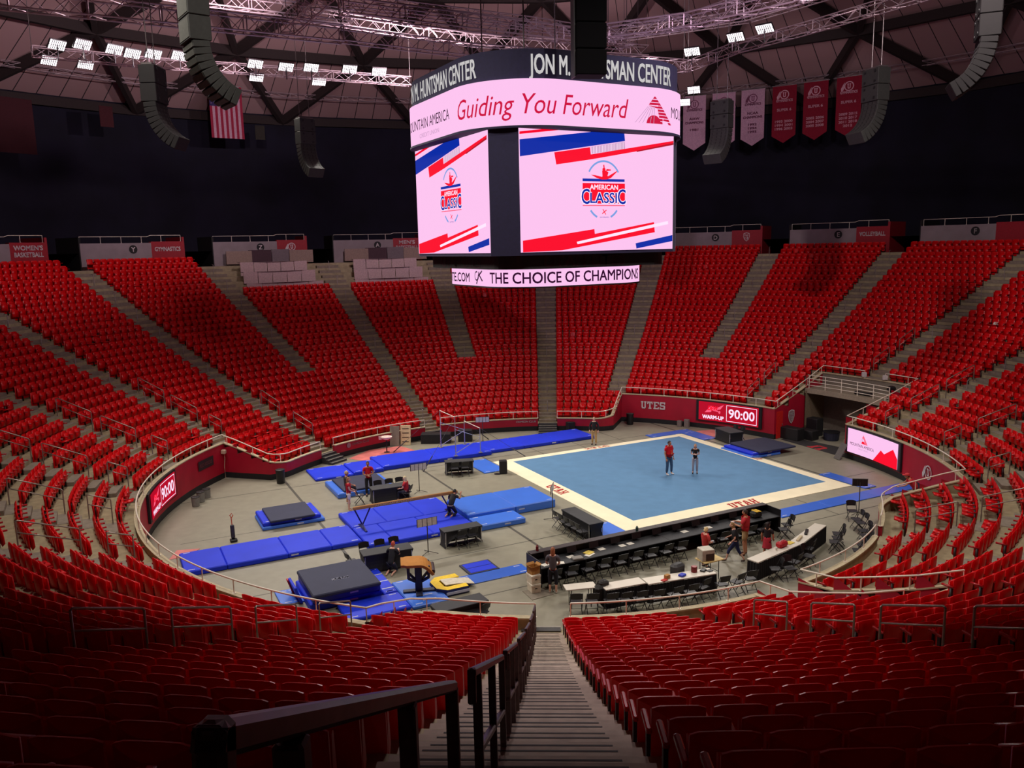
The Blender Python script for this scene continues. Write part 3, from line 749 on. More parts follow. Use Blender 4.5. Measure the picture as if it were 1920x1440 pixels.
def ring_fn(a, rc, z0):
    """surface of a rounded square column: x runs along the skirt (0 = middle of the nearer face), y up, l outwards"""
    F = a-rc; per = 2*F+rc*PI/2
    def fn(x, y, l=0.0):
        q = 0; x = x+F
        while x < 0: x += per; q -= 1
        while x >= per: x -= per; q += 1
        if x <= 2*F: p = Vector((x-F, -a-l, 0))
        else:
            t = (x-2*F)/rc; p = Vector((F+(rc+l)*math.sin(t), -F-(rc+l)*math.cos(t), 0))
        w = A30+q*PI/2; c, s = math.cos(w), math.sin(w)
        return Vector((c*p.x-s*p.y+SBX, s*p.x+c*p.y, z0+y))
    return fn, per
def ring_band(mb, a, rc, z0, z1, m=0, n=120, cap_=True):
    fn, per = ring_fn(a, rc, 0); L = [fn(per*4*i/n, 0) for i in range(n)]
    vs = [(p.x, p.y, z0) for p in L]+[(p.x, p.y, z1) for p in L]
    mb.add(vs, [(i, (i+1) % n, n+(i+1) % n, n+i) for i in range(n)]+([tuple(range(n-1, -1, -1)), tuple(range(n, 2*n))] if cap_ else []), m)
sb = thing('scoreboard', 'four sided video scoreboard with pink screens hung over the floor centre', 'scoreboard', (SBX, 0, 10.7))
b = MB(); c_ = 3.90; a_ = 4.76
oc = [(-c_, -a_), (c_, -a_), (a_, -c_), (a_, c_), (c_, a_), (-c_, a_), (-a_, c_), (-a_, -c_)]
rot = lambda x, y, z: Vector((math.cos(A30)*x-math.sin(A30)*y+SBX, math.sin(A30)*x+math.cos(A30)*y, z))
b.prism(oc, 12.05, 17.05, 0, rot); b.obj('housing', sb_dark, sb, world=True)
def screen_fn(q):
    w = A30+q*PI/2; n = Vector((math.sin(w), -math.cos(w), 0)); t = Vector((math.cos(w), math.sin(w), 0))
    return plane_fn(Vector((SBX, 0, 12.18))+n*4.79, t, (0, 0, 1))
SWD, SHT = 3.86, 4.86
def screen_art(sc, fn):
    """the show graphics: x in -1..1 of half width, y in 0..1 of the visible height"""
    X = lambda px: (px-1000)/863*2-1
    def P(*pts):
        o = []
        for px, py in pts:
            s = (px-1000)/863; top, bot = 700+35*s, 1415-25*s
            o.append((X(px)*SWD*.995, (bot-py)/(bot-top)*5.0))
        return o
    mats = [E_RED, E_BLUE, E_LBLUE, E_GREY, E_WHITE, E_DRED, E_SHADE]
    g = MB()
    poly_put(g, P((1000, 742), (1300, 704), (1390, 709), (1000, 756)), fn, .010, 0)
    poly_put(g, P((1000, 785), (1565, 716), (1572, 785), (1000, 878)), fn, .012, 1)
    poly_put(g, P((1378, 820), (1570, 790), (1572, 830), (1380, 858)), fn, .014, 3)
    for i in range(22):
        x = 1381+8.6*i; poly_put(g, P((x, 821-.155*(x-1380)), (x+3.4, 820-.155*(x-1380)), (x+3.4, 857-.155*(x-1380)), (x, 858-.155*(x-1380))), fn, .016, 4)
    poly_put(g, P((1178, 853), (1372, 822), (1380, 889), (1188, 920)), fn, .018, 0)
    poly_put(g, P((1376, 862), (1863, 781), (1863, 803), (1380, 889)), fn, .018, 0)
    poly_put(g, P((1640, 838), (1863, 792), (1863, 803), (1640, 845)), fn, .020, 5)
    poly_put(g, P((1007, 1348), (1395, 1280), (1399, 1322), (1007, 1392)), fn, .012, 0)
    poly_put(g, P((1007, 1390), (1747, 1238), (1753, 1296), (1215, 1402), (1007, 1414)), fn, .014, 0)
    poly_put(g, P((1295, 1353), (1833, 1231), (1835, 1249), (1300, 1367)), fn, .018, 4)
    poly_put(g, P((1636, 1360), (1863, 1311), (1863, 1346), (1641, 1390)), fn, .016, 1)
    g.obj('stripe_graphic', mats, sc, world=True)
    # round emblem in the middle
    e = MB(); cx, cy = P((1450, 1075))[0]; u = SWD*2/863            # metres per crop pixel
    YU = 5.0/690
    def E(px, py): return (cx+(px-1450)*u, cy-(py-1075)*YU)
    R0 = 92*u
    cxy = E(1450, 1020)
    arc_quads(e, cxy[0], cxy[1]+.06, R0*.97, R0*1.06, 28, 152, fn, .012, 1, 20)
    arc_quads(e, *E(1450, 1110), 92*u*.94, 92*u*1.04, 215, 245, fn, .012, 1, 6); arc_quads(e, *E(1450, 1110), 92*u*.94, 92*u*1.04, 295, 325, fn, .012, 1, 6)
    poly_put(e, [E(1331, 996), E(1569, 996), E(1569, 1011), E(1331, 1011)], fn, .014, 2)
    poly_put(e, [E(1331, 1021), E(1571, 1021), E(1571, 1136), E(1331, 1136)], fn, .014, 0)
    poly_put(e, [E(1331, 1145), E(1571, 1145), E(1571, 1149), E(1331, 1149)], fn, .014, 0)
    # leaping figure: legs in a split, torso, raised arm, head
    poly_put(e, [E(1378, 974), E(1400, 976), E(1440, 985), E(1450, 992), E(1440, 1000), E(1410, 992)], fn, .016, 0)
    poly_put(e, [E(1450, 976), E(1475, 980), E(1526, 948), E(1524, 955), E(1490, 990), E(1465, 999), E(1440, 1000), E(1438, 985)], fn, .017, 0)
    poly_put(e, [E(1440, 950), E(1452, 944), E(1476, 958), E(1468, 985), E(1442, 988)], fn, .018, 0)
    poly_put(e, [E(1446, 918), E(1452, 916), E(1456, 948), E(1449, 950)], fn, .019, 0)
    poly_put(e, [E(1465, 940), E(1490, 942), E(1490, 948), E(1462, 952)], fn, .019, 0)
    poly_put(e, [E(1450+9*math.cos(t), 942+9*math.sin(t)) for t in np.arange(0, 6.2, .6)][::-1], fn, .020, 0)
    put(e, text_geo('AMERICAN', 27*YU/.70, bold=.006, align='CENTER', width=158*u), fn, *E(1451, 1056), lift=.018, m=3)
    for off, lf, m in ((.030, .019, 3), (.006, .022, 2)):
        put(e, text_geo('LASSI', 58*YU/.70, bold=off, align='CENTER', width=150*u+(.04 if m == 3 else 0)), fn, *E(1448, 1132), lift=lf, m=m)
        put(e, text_geo('C', 84*YU/.70, bold=off, align='CENTER', width=44*u+(.04 if m == 3 else 0)), fn, *E(1347, 1137), lift=lf+.001, m=m)
        put(e, text_geo('C', 84*YU/.70, bold=off, align='CENTER', width=44*u+(.04 if m == 3 else 0)), fn, *E(1552, 1137), lift=lf+.001, m=m)
    for t in (0, PI/2):
        c, s = math.cos(t+.6), math.sin(t+.6); q = E(1452, 1183)
        poly_put(e, [(q[0]+c*w*u-s*h*u, q[1]+s*w*u+c*h*u) for w, h in ((-15, -2), (15, -2), (15, 2), (-15, 2))], fn, .015+t*.001, 0)
    put(e, text_geo('USA GYMNASTICS', 8*YU/.70, align='CENTER', width=52*u), fn, *E(1453, 1218), lift=.014, m=2)
    e.obj('emblem_graphic', [E_RED, E_LBLUE, E_BLUE, E_WHITE], sc, world=True)
for q in range(4):
    fn = screen_fn(q); s = MB()
    P = [fn(x, y, l) for l in (-.03, .004) for x, y in ((-SWD, 0), (SWD, 0), (SWD, SHT), (-SWD, SHT))]
    s.add(P, [(4, 5, 6, 7), (0, 1, 5, 4), (1, 2, 6, 5), (2, 3, 7, 6), (3, 0, 4, 7)], 0)
    so_ = s.obj('screen', E_PINK, sb, world=True); so_['_at'] = sb['_at']
    if q in (0, 3, -1): screen_art(so_, fn)
# upper ribbon
rb = MB(); ring_band(rb, 5.4, 3.2, 17.1, 18.85); ub = rb.obj('ribbon_screen', E_PINK, sb, smooth=False, world=True); ub['_at'] = sb['_at']
fn, per = ring_fn(5.4, 3.2, 17.1)
t = MB()
put(t, text_geo('Guiding You Forward', 1.10, shear=.26, width=7.95), fn, -6.97, .44, .012, 0)
t.obj('slogan_lettering', E_CRIM, ub, world=True)
for x in (-12.8, 3.42):
    t = MB(); put(t, text_geo('MOUNTAIN AMERICA', .64, width=5.0), fn, x, .62, .012, 0); t.obj('sponsor_name', E_INK, ub, world=True)
    t = MB(); put(t, text_geo('CREDIT UNION', .26, width=2.2), fn, x+1.7, .24, .012, 0); t.obj('sponsor_subline', E_GREY, ub, world=True)
t = MB()
def triangle_logo(mb, fn, cx, y0, w, h, m=0, mg=2, l=.012):
    """peak of slanted strokes with a round notch"""
    S = lambda x, y: (cx+x*w, y0+y*h)
    n = 9
    for i in range(n):                                       # right flank, cut in slanted bars
        a, b = i/n, (i+.74)/n
        lo = lambda v: (-.02+.50*(1-v)*.55)
        xl = lambda v: .5*(1-v)*.30 if v < .62 else -.5*(1-v)*.9
        poly_put(mb, [S(xl(a), a), S(.5*(1-a), a), S(.5*(1-b), b), S(xl(b), b)], fn, l, m)
    pts = [S(-.02+.2*math.cos(R_(t))*.9, .0+.30*max(0, math.sin(R_(t)))) for t in range(0, 181, 20)]
    poly_put(mb, pts, fn, l+.002, m)
    for i in range(6):                                       # thin grey strokes of the left flank
        x = -.48+.09*i; poly_put(mb, [S(x, 0), S(x+.012, 0), S(x*.36+.012, .60), S(x*.36, .60)], fn, l, mg)
triangle_logo(t, fn, 2.34, .30, 2.15, 1.12)
t.obj('peak_logo', [E_CRIM, E_INK, E_GREY], ub, world=True)
rb = MB(); ring_band(rb, 5.44, 3.24, 17.02, 17.1); ring_band(rb, 5.3, 3.2, 18.85, 19.98); fb = rb.obj('name_fascia', sb_dark, sb, world=True); fb['_at'] = sb['_at']
fn, per = ring_fn(5.3, 3.2, 18.85)
for q in (0, -1, -2, 1):
    t = MB(); put(t, text_geo('JON M. HUNTSMAN CENTER', 1.04, bold=.012, width=7.0), fn, -3.5+q*per, .20, .03, 0); t.obj('fascia_lettering', sign_white, fb, world=True)
# skirt and lower ribbon
rb = MB(); ring_band(rb, 4.3, 1.2, 11.5, 12.06); sk = rb.obj('skirt', sb_black, sb, world=True); sk['_at'] = sb['_at']
fn, per = ring_fn(4.3, 1.2, 11.5)
t = MB()
for q in range(-1, 1): put(t, text_geo('UTAH UTES', .62, bold=.01, width=4.1), fn, -2.5+q*per+(.3 if q else 0), .06, .012)
t.obj('skirt_lettering', skirt_let, sk, world=True)
rb = MB(); ring_band(rb, 3.85, 2.2, 10.72, 11.46); lb = rb.obj('ribbon_screen', E_PINK, sb, world=True); lb['_at'] = sb['_at']
rb = MB(); ring_band(rb, 3.88, 2.23, 10.66, 10.72); ring_band(rb, 3.88, 2.23, 11.46, 11.52); rb.obj('ribbon_frame', sb_black, sb, world=True)
fn, per = ring_fn(3.85, 2.2, 10.72)
t = MB(); put(t, text_geo('THE CHOICE OF CHAMPIONS', .66, bold=.008, width=7.95), fn, -4.85, .15, .012); t.obj('slogan_lettering', E_INK, lb, world=True)
t = MB(); put(t, text_geo('GKELITE.COM', .58, bold=.006, width=3.6), fn, -10.5, .16, .012); t.obj('web_lettering', E_INK, lb, world=True)
t = MB()
for i in range(10):                                        # interlocked initials
    a0, a1 = 60+28*i, 60+28*(i+1)
    poly_put(t, [(-6.15+.20*math.cos(R_(a))*k-.05*(1-k), .44+.22*math.sin(R_(a))*k) for a, k in ((a0, .72), (a0, 1), (a1, 1), (a1, .72))], fn, .012)
for pl in ([(-6.05, .30), (-5.97, .28), (-5.84, .62), (-5.92, .64)], [(-6.02, .44), (-5.60, .70), (-5.56, .64), (-5.98, .38)], [(-5.90, .46), (-5.60, .20), (-5.52, .24), (-5.84, .50)], [(-6.2, .10), (-6.12, .06), (-5.92, .44), (-5.98, .46)]):
    poly_put(t, pl, fn, .016)
t.obj('initials_logo', E_INK, lb, world=True)
t = MB()
for sx_, sy_ in ((-2, -2), (2, -2), (2, 2), (-2, 2)):
    p = rot(sx_, sy_, 19.9); t.tube(p, (p.x, p.y, 33), .03)
t.obj('hoist_cable', M('steel cable', (120, 112, 112), .4, metal=.6), sb, world=True)
# black speaker column that hangs in front of the name
hs = thing('hanging_speaker', 'tall black speaker column hung in front of the scoreboard name', 'speaker', (1.74, -7.1, 18.65))
for i in range(6):
    z = 18.65+.93*i; c = MB(); c.cushion((1.74, -7.1, z+.46), (1.15, .9, .90), .03, R_(12)); c.obj('speaker_cabinet', M('speaker matt black', (3, 2, 5), .95, spec=.15), hs, world=True)
c = MB(); c.box((1.15, -7.3, 20.8), (.06, .5, 4.4), R_(12)); c.obj('rigging_frame', M('rigging grey', (40, 34, 42), .6), hs, world=True)
c = MB(); c.tube((1.74, -7.1, 24.2), (1.74, -7.1, 36), .04); c.obj('hoist_cable', MATS['steel cable'], hs, world=True)
# ================================================================ wall screens
def wall_screen(name, R, p0, p1, z0, z1, label, paint, mat):
    root = thing(name, label, 'screen', tuple(pol(R-.2, (p0+p1)/2, z0))); n = 10
    def fn(x, y, l=0.0):                                   # x runs clockwise as seen from the floor centre
        return pol(R-.16-l, p0+(p1-p0)*x, z0+(z1-z0)*y)
    h = MB()
    for i in range(n):
        a, b = p0-.6+(p1-p0+1.2)*i/n, p0-.6+(p1-p0+1.2)*(i+1)/n
        P = [pol(r, t, z) for z in (z0-.08, z1+.08) for t, r in ((a, R-.12), (a, R-.02), (b, R-.02), (b, R-.12))]
        h.add(P, [(0, 4, 7, 3), (4, 5, 6, 7), (0, 3, 2, 1)]+([(0, 1, 5, 4)] if i == 0 else [])+([(3, 7, 6, 2)] if i == n-1 else []))
    h.obj('housing', sb_black, root, world=True)
    s = MB(); s.grid([[fn(i/n, 0) for i in range(n+1)], [fn(i/n, 1) for i in range(n+1)]]); so_ = s.obj('screen', mat, root, world=True); so_['_at'] = root['_at']
    paint(so_, fn, (p1-p0)*PI/180*R, z1-z0)
    return root
def clock_art(sc, fn, W, H):
    g = MB(); f = lambda x, y, l=0: fn(x/W, y/H, .006+l)
    ox = W*.46
    for a, b, c, d in ((ox, H*.07, W-.12, H*.10), (ox, H*.90, W-.12, H*.93), (ox, H*.07, ox+.035, H*.93), (W-.155, H*.07, W-.12, H*.93)):
        n = 6
        for i in range(n): poly_put(g, [(a+(c-a)*i/n, b), (a+(c-a)*(i+1)/n, b), (a+(c-a)*(i+1)/n, d), (a+(c-a)*i/n, d)], f, .004, 0)
    put(g, text_geo('90:00', H*.66, bold=.012, align='CENTER', width=W*.43), f, (ox+W-.12)/2, H*.28, .006, 0)
    put(g, text_geo('WARM-UP', H*.27, bold=.012, align='CENTER', width=W*.35), f, W*.24, H*.10, .006, 0)
    z = [(.10, .42), (.20, .80), (.30, .72), (.42, .93), (.36, .66), (.30, .62), (.34, .50), (.22, .56), (.20, .46)]
    poly_put(g, [(x*W, y*H) for x, y in z], f, .005, 1)
    put(g, text_geo('DEW', H*.34, shear=.25, bold=.012, align='CENTER', width=W*.17), f, W*.235, H*.56, .009, 2)
    poly_put(g, [(W*.345+.06*H*math.cos(t), H*.50+.08*H*math.sin(t)) for t in np.arange(0, 6.2, .5)], f, .009, 1)
    g.obj('screen_lettering', [E_WHITE, M('lit hot pink', (255, 96, 130), emit=1.0), E_RED], sc, world=True)
wall_screen('clock_screen', 18.55, 33.8, 47.3, .62, 1.88, 'red wall screen reading WARM-UP 90:00 right of the white UTES letters', clock_art, E_DRED)
wall_screen('clock_screen', 18.55, -106.4, -93.9, .72, 1.9, 'red wall screen reading 90:00 on the curved wall at far left', clock_art, E_DRED)
def peak_art(sc, fn, W, H):
    g = MB(); f = lambda x, y, l=0: fn(x/W, y/H, .006+l)
    triangle_logo(g, f, W*.30, H*.50, W*.17, H*.36, 0, 2, .004)
    put(g, text_geo('MOUNTAIN AMERICA', .24, align='CENTER', width=W*.46), f, W*.28, H*.33, .004, 1)
    put(g, text_geo('CREDIT UNION', .11, align='CENTER', width=W*.18), f, W*.30, H*.22, .004, 2)
    poly_put(g, [(W*.50, 0), (W*.999, 0), (W*.999, H*.40), (W*.90, H*.72), (W*.72, H*.40), (W*.65, H*.50)], f, .004, 0)
    g.obj('screen_lettering', [E_RED, E_INK, E_GREY], sc, world=True)
wall_screen('advert_screen', 18.55, 68.4, 81.6, .48, 1.86, 'pink wall screen with red mountain peaks on the right wall', peak_art, E_PINK)
# ================================================================ painted signs on the walls
paint_white = M('sign paint pale', (205, 196, 196), .6); paint_grey = M('faded sign paint', (150, 120, 126), .7); black_disc = M('sign disc black', (16, 14, 18), .7)
def curve_fn(R, ph, z0):                                   # lettering on the floor-side face of a wall of radius R
    return lambda x, y, l=0.0: pol(R-l, ph+x/R*180/PI, z0+y)
def board(name, label, geo_list, fn, mats, loc, cat='sign', group=None):
    t = MB()
    for g_ in geo_list: g_(t)
    o = t.obj(name, mats, loc=loc); return tag(o, label, cat, group)
fn = curve_fn(18.52, 23.5, 1.02)
board('wall_lettering', 'pale block letters UTES on the tall crimson wall', [lambda t: put(t, slab_geo('UTES', .52), fn, 0, 0, .02, 0, True)], fn, [paint_white], pol(18.5, 23.5, 1.02))
fn2 = curve_fn(15.08, -5.6, .60)
board('wall_lettering', 'small pale words CRIMSON CLUB left of the far centre stairs', [lambda t: put(t, text_geo('CRIMSON CLUB', .17, bold=.004, align='CENTER', width=1.35), fn2, 0, 0, .02)], fn2, [paint_white], pol(15.05, -5.6, .6))
fn3 = curve_fn(15.08, -51.5, .58)
board('wall_lettering', 'pale words CRIMSON CLUB with a seal on the low wall at left', [lambda t: put(t, text_geo('CRIMSON CLUB', .20, bold=.004, align='CENTER', width=1.3), fn3, .25, 0, .02), lambda t: arc_quads(t, -.65, .06, .0, .16, 0, 360, fn3, .02, 0, 12)], fn3, [paint_grey], pol(15.05, -51.5, .58))
def ulogo(t, fn, s, mw=0, mr=1, l=.02):
    """letter U inside a drum ring with two feathers"""
    arc_quads(t, 0, 0, .40*s, .50*s, 0, 360, fn, l, mw, 20)
    vs, fs = slab_geo('U', .52*s); put(t, ([(a, b-.26*s) for a, b in vs], fs), fn, 0, 0, l+.002, mw, True)
    for dx in (0, -.13): poly_put(t, [(-.42*s+dx*s, .30*s), (-.30*s+dx*s, .42*s), (-.50*s+dx*s, -.2*s), (-.66*s+dx*s, -.55*s), (-.70*s+dx*s, -.2*s)], fn, l, mw)
fn4 = curve_fn(18.52, 90.2, 1.12)
board('wall_emblem', 'white ring and feather emblem on the right crimson wall', [lambda t: ulogo(t, fn4, .72)], fn4, [paint_white, wall_red], pol(18.5, 90.2, 1.1))
p_ = pol(20.3, TUN[0]); tdir = pol(1, TUN[0]); fn5 = plane_fn(p_+pol(1, TUN[0]+90)*.03+Vector((0, 0, 1.25)), tdir, (0, 0, 1))
shield = [(0, .46), (.30, .38), (.34, .05), (.24, -.25), (0, -.48), (-.24, -.25), (-.34, .05), (-.30, .38)][::-1]
def shield_geo(t, fn, s=1):
    poly_put(t, [(x*s, y*s) for x, y in shield], fn, .01, 0); poly_put(t, [(x*s*.86, y*s*.86) for x, y in shield], fn, .013, 1)
    put(t, text_geo('PAC', .22*s, bold=.006, align='CENTER', width=.40*s), fn, 0, .10*s, .016, 0); put(t, text_geo('12', .36*s, bold=.01, align='CENTER', width=.36*s), fn, 0, -.24*s, .016, 0)
board('wall_emblem', 'white shield emblem beside the tunnel mouth', [lambda t: shield_geo(t, fn5)], fn5, [paint_white, paint_grey], p_+Vector((0, 0, 1.2)))
fn6 = plane_fn(pol(17.75, REC[0])+pol(1, REC[0]+90)*.05+Vector((0, 0, .55)), pol(1, REC[0]), (0, 0, 1))
board('wall_lettering', 'pale letters UTES inside the red near right vomitory', [lambda t: put(t, slab_geo('UTES', .55), fn6, .2, 0, .01, 0, True)], fn6, [paint_white], pol(17.7, REC[0], .5))
# section signs on the concourse wall
names = {-67.5: "WOMEN'S\nBASKETBALL", -52.5: 'GYMNASTICS', -37.5: 'U', -22.5: "MEN'S\nBASKETBALL", 22.5: 'S', 37.5: 'VOLLEYBALL'}
for c, L in SEC.items():
    if abs(c) > 55 and c < 60 and L != 'X': continue
    if L in 'GCB': continue
    a0, a1 = c-5.75, c+5.75; sp = a0+(a1-a0)*.68
    if L != 'X':
        f = curve_fn(41.2, a0+(a1-a0)*.50, 12.85)
        def disc(t, f=f, L=L):
            arc_quads(t, 0, 0, 0, .34, 0, 360, f, .02, 0, 16); put(t, text_geo(L, .52, bold=.008, align='CENTER'), f, 0, -.18, .03, 1)
        board('section_sign', 'round black sign with letter %s on the concourse wall' % L, [disc], f, [black_disc, paint_white], pol(41.15, a0+(a1-a0)*.5, 12.85), group='section letters')
    if c in names:
        f = curve_fn(41.2, (sp+a1)/2, 12.85); w = names[c]
        def nm_(t, f=f, w=w):
            if w == 'U': ulogo(t, f, .7)
            elif w == 'S': shield_geo(t, f, .85)
            else:
                for i, ln_ in enumerate(w.split('\n')):
                    n = w.count('\n'); put(t, text_geo(ln_, .46, bold=.012, align='CENTER', width=min(2.1, .30*len(ln_))), f, 0, (-.16 if n == 0 else (.06 if i == 0 else -.42)), .02, 0)
        board('sport_sign', 'pale %s on the red panel behind section %s' % ({'U': 'ring emblem', 'S': 'shield emblem'}.get(w, 'lettering '+w.replace('\n', ' ')), L), [nm_], f, [paint_white, wsign], pol(41.15, (sp+a1)/2, 12.8))
# ================================================================ press desks high in sections Z and A
desk_m = M('press desk pale front', (196, 168, 168), .7); desk_top = M('press desk dark top', (60, 50, 54), .6)
for c, L in ((-37.5, 'Z'), (-22.5, 'A')):
    for n, (k, dz, hh) in enumerate(((24.45, .35, .30), (25.9, .55, .62), (27.4, .75, .78))):
        root = thing('press_desk', '%s long pale fronted press desk from below in section %s' % (ORD[n], L), 'desk', tuple(pol(RK(k), c, ZK(k))), 0, 'press desks')
        a0, a1 = c-5.2+n*.4, c+5.4-n*.5
        zb = zcone(RK(k))+.25; m = 5
        for i in range(m):
            p, q = a0+(a1-a0)*(i+.02)/m, a0+(a1-a0)*(i+.98)/m; d = MB()
            P = [pol(r, t, z) for z in (zb, zb+hh+.35) for t, r in ((p, RK(k)), (p, RK(k)+.05), (q, RK(k)+.05), (q, RK(k)))]
            d.add(P, [(0, 4, 7, 3), (4, 5, 6, 7), (1, 2, 6, 5), (0, 1, 5, 4), (3, 7, 6, 2)]); d.obj('front_panel', desk_m, root, world=True)
        d = MB(); P = [pol(r, t, z) for z in (zb+hh+.30, zb+hh+.34) for t, r in ((a0, RK(k)+.05), (a0, RK(k)+.55), (a1, RK(k)+.55), (a1, RK(k)+.05))]
        d.add(P, [(4, 5, 6, 7), (0, 3, 2, 1), (1, 2, 6, 5)]); d.obj('desk_top', desk_top, root, world=True)
    b = MB(); a0 = c-4.2
    for i, (w, m) in enumerate(((2.2, 0), (2.0, 1), (1.6, 2), (2.2, 0))):
        p = pol(40.6, a0+i*2.6+1.2); b.box((p.x, p.y, 12.0), (w, .1, 1.1+.1*m), R_(-c), m)
    o = b.obj('press_backdrop', [M('press board beige', (150, 128, 118), .8), M('press board plum', (72, 48, 58), .8), M('press board grey', (116, 104, 110), .8)], loc=pol(40.6, c, 11.5)); tag(o, 'row of dull boards behind the press desks of section %s' % L, 'partition')
# ================================================================ banners and flag under the dome edge
ban_w = M('pale banner cloth', (205, 160, 184), .9); ban_r = M('red banner cloth', (136, 8, 40), .9); ban_ink = M('banner ink plum', (130, 70, 100), .9); ban_pk = M('banner ink pale', (222, 168, 184), .9)
def banner(ph, z1, z0, w, m, ink, lines, label, nm='championship_banner', point=True):
    R = 48.0; root = thing(nm, label, 'banner', tuple(pol(R, ph, z1)), 0, 'championship banners')
    f = plane_fn(pol(R, ph, z0), Vector((math.cos(R_(ph)), -math.sin(R_(ph)), 0)), (0, 0, 1)); H = z1-z0
    c = MB(); n = 6; pts = [(-w/2, H), (-w/2, H*.13), (0, 0), (w/2, H*.13), (w/2, H)] if point else [(-w/2, H), (-w/2, 0), (w/2, 0), (w/2, H)]
    k = len(pts); vs = [f(x, y, l) for l in (0, .04) for x, y in pts]; c.add(vs, [tuple(range(k)), tuple(range(2*k-1, k-1, -1))]+[(i, k+i, k+(i+1) % k, (i+1) % k) for i in range(k)])
    cl = c.obj('cloth', m, root, world=True); cl['_at'] = root['_at']
    t = MB(); g = lambda x, y, l=0: f(x, y, .045+l)
    for kind, a, y, s in lines:
        if kind == 'logo': ulogo(t, lambda x, yy, l=0: g(x, y*H+yy, l), s, 0, 0)
        else: put(t, text_geo(kind, s, bold=.012, align='CENTER', width=a), g, 0, y*H, .008, 0)
    t.obj('banner_lettering', ink, cl, world=True)
    t = MB(); t.tube(f(-w/2-.1, H, .02), f(w/2+.1, H, .02), .04); t.obj('hanging_bar', MATS['steel cable'], root, world=True)
    return root
for i, (ph, m, ink, a, b, ys_) in enumerate(((18.2, ban_w, ban_ink, 'AIAW', 'CHAMPIONS', ['1981']), (21.6, ban_w, ban_ink, 'NCAA', 'CHAMPIONS', ['1982', '1983', '1984']), (24.9, ban_w, ban_ink, 'NCAA', 'CHAMPIONS', ['1992', '1994', '1995']),
        (28.4, ban_r, ban_pk, 'SUPER 6', '', ['1993 2000', '1994 2001', '1996 2003']), (31.8, ban_r, ban_pk, 'SUPER 6', '', ['2002 2006', '2004 2007', '2005 2008']), (35.3, ban_r, ban_pk, 'SUPER 6', '', ['2009 2015', '2010 2017', '2011 2018', '2012']))):
    ls = [('logo', 0, .84, .85), ('GYMNASTICS', 1.5, .72, .30), (a, 1.0 if b else 1.3, .56, .32)]
    if b: ls.append((b, 1.8, .49, .30))
    for j, yy in enumerate(ys_): ls.append((yy, 1.6 if ' ' in yy else .8, .36-.065*j, .30))
    banner(ph, 26.75+.04*i, 21.5+.04*i, 2.2, m, ink, ls, '%s banner, %s' % ('pale pink AIAW champions' if a == 'AIAW' else ('pale pink NCAA champions' if b else 'red super six'), ['nearest the scoreboard', 'partly behind a speaker', 'beside the first red one', 'first from the scoreboard side', 'middle one of the red three', 'partly behind the right speaker array'][i]))
# flag hung upright
fl_ = thing('national_flag', 'stars and stripes flag hung upright under the left rigging', 'flag', tuple(pol(48, -37.5, 27.2)))
f = plane_fn(pol(48, -37.5, 22.9), Vector((math.cos(R_(-37.5)), -math.sin(R_(-37.5)), 0)), (0, 0, 1)); FW, FH = 3.0, 4.7
c = MB()
for i in range(13):
    x0, x1 = -FW/2+FW*i/13, -FW/2+FW*(i+1)/13; y1 = FH*.60 if i < 7 else FH
    c.add([f(x0, 0), f(x1, 0), f(x1, y1), f(x0, y1)], [(0, 1, 2, 3), (3, 2, 1, 0)][:1], i % 2)
c.add([f(-FW/2, FH*.60), f(-FW/2+FW*7/13, FH*.60), f(-FW/2+FW*7/13, FH), f(-FW/2, FH)], [(0, 1, 2, 3)], 2)
for i in range(5):
    for j in range(6):
        x, y = -FW/2+.16+i*.31+(.15 if j % 2 else 0), FH*.62+.14+j*.28
        poly_put(c, [(x+.06*math.cos(t)*(1 if q % 2 == 0 else .45), y+.06*math.sin(t)*(1 if q % 2 == 0 else .45)) for q, t in enumerate(np.arange(0, 6.2, PI/5))], f, .012, 1)
c.obj('cloth', [M('flag red', (150, 30, 60), .9), M('flag white', (190, 150, 168), .9), M('flag blue', (44, 34, 84), .9)], fl_, world=True)
t = MB(); t.tube(f(-FW/2-.1, FH), f(FW/2+.1, FH), .04); t.obj('hanging_bar', MATS['steel cable'], fl_, world=True)
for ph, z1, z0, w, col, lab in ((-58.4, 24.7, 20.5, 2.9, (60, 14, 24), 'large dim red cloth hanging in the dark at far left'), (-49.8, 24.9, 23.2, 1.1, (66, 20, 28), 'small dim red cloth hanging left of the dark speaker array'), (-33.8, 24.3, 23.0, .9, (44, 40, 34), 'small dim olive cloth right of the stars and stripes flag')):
    c = MB(); p = pol(48.5, ph); c.box((p.x, p.y, (z0+z1)/2), (w, .05, z1-z0), R_(-ph)); o = c.obj('hanging_cloth', M('dim cloth %d' % col[0], col, .9), loc=Vector((p.x, p.y, z1))); tag(o, lab, 'banner', 'dim cloths in the dark')
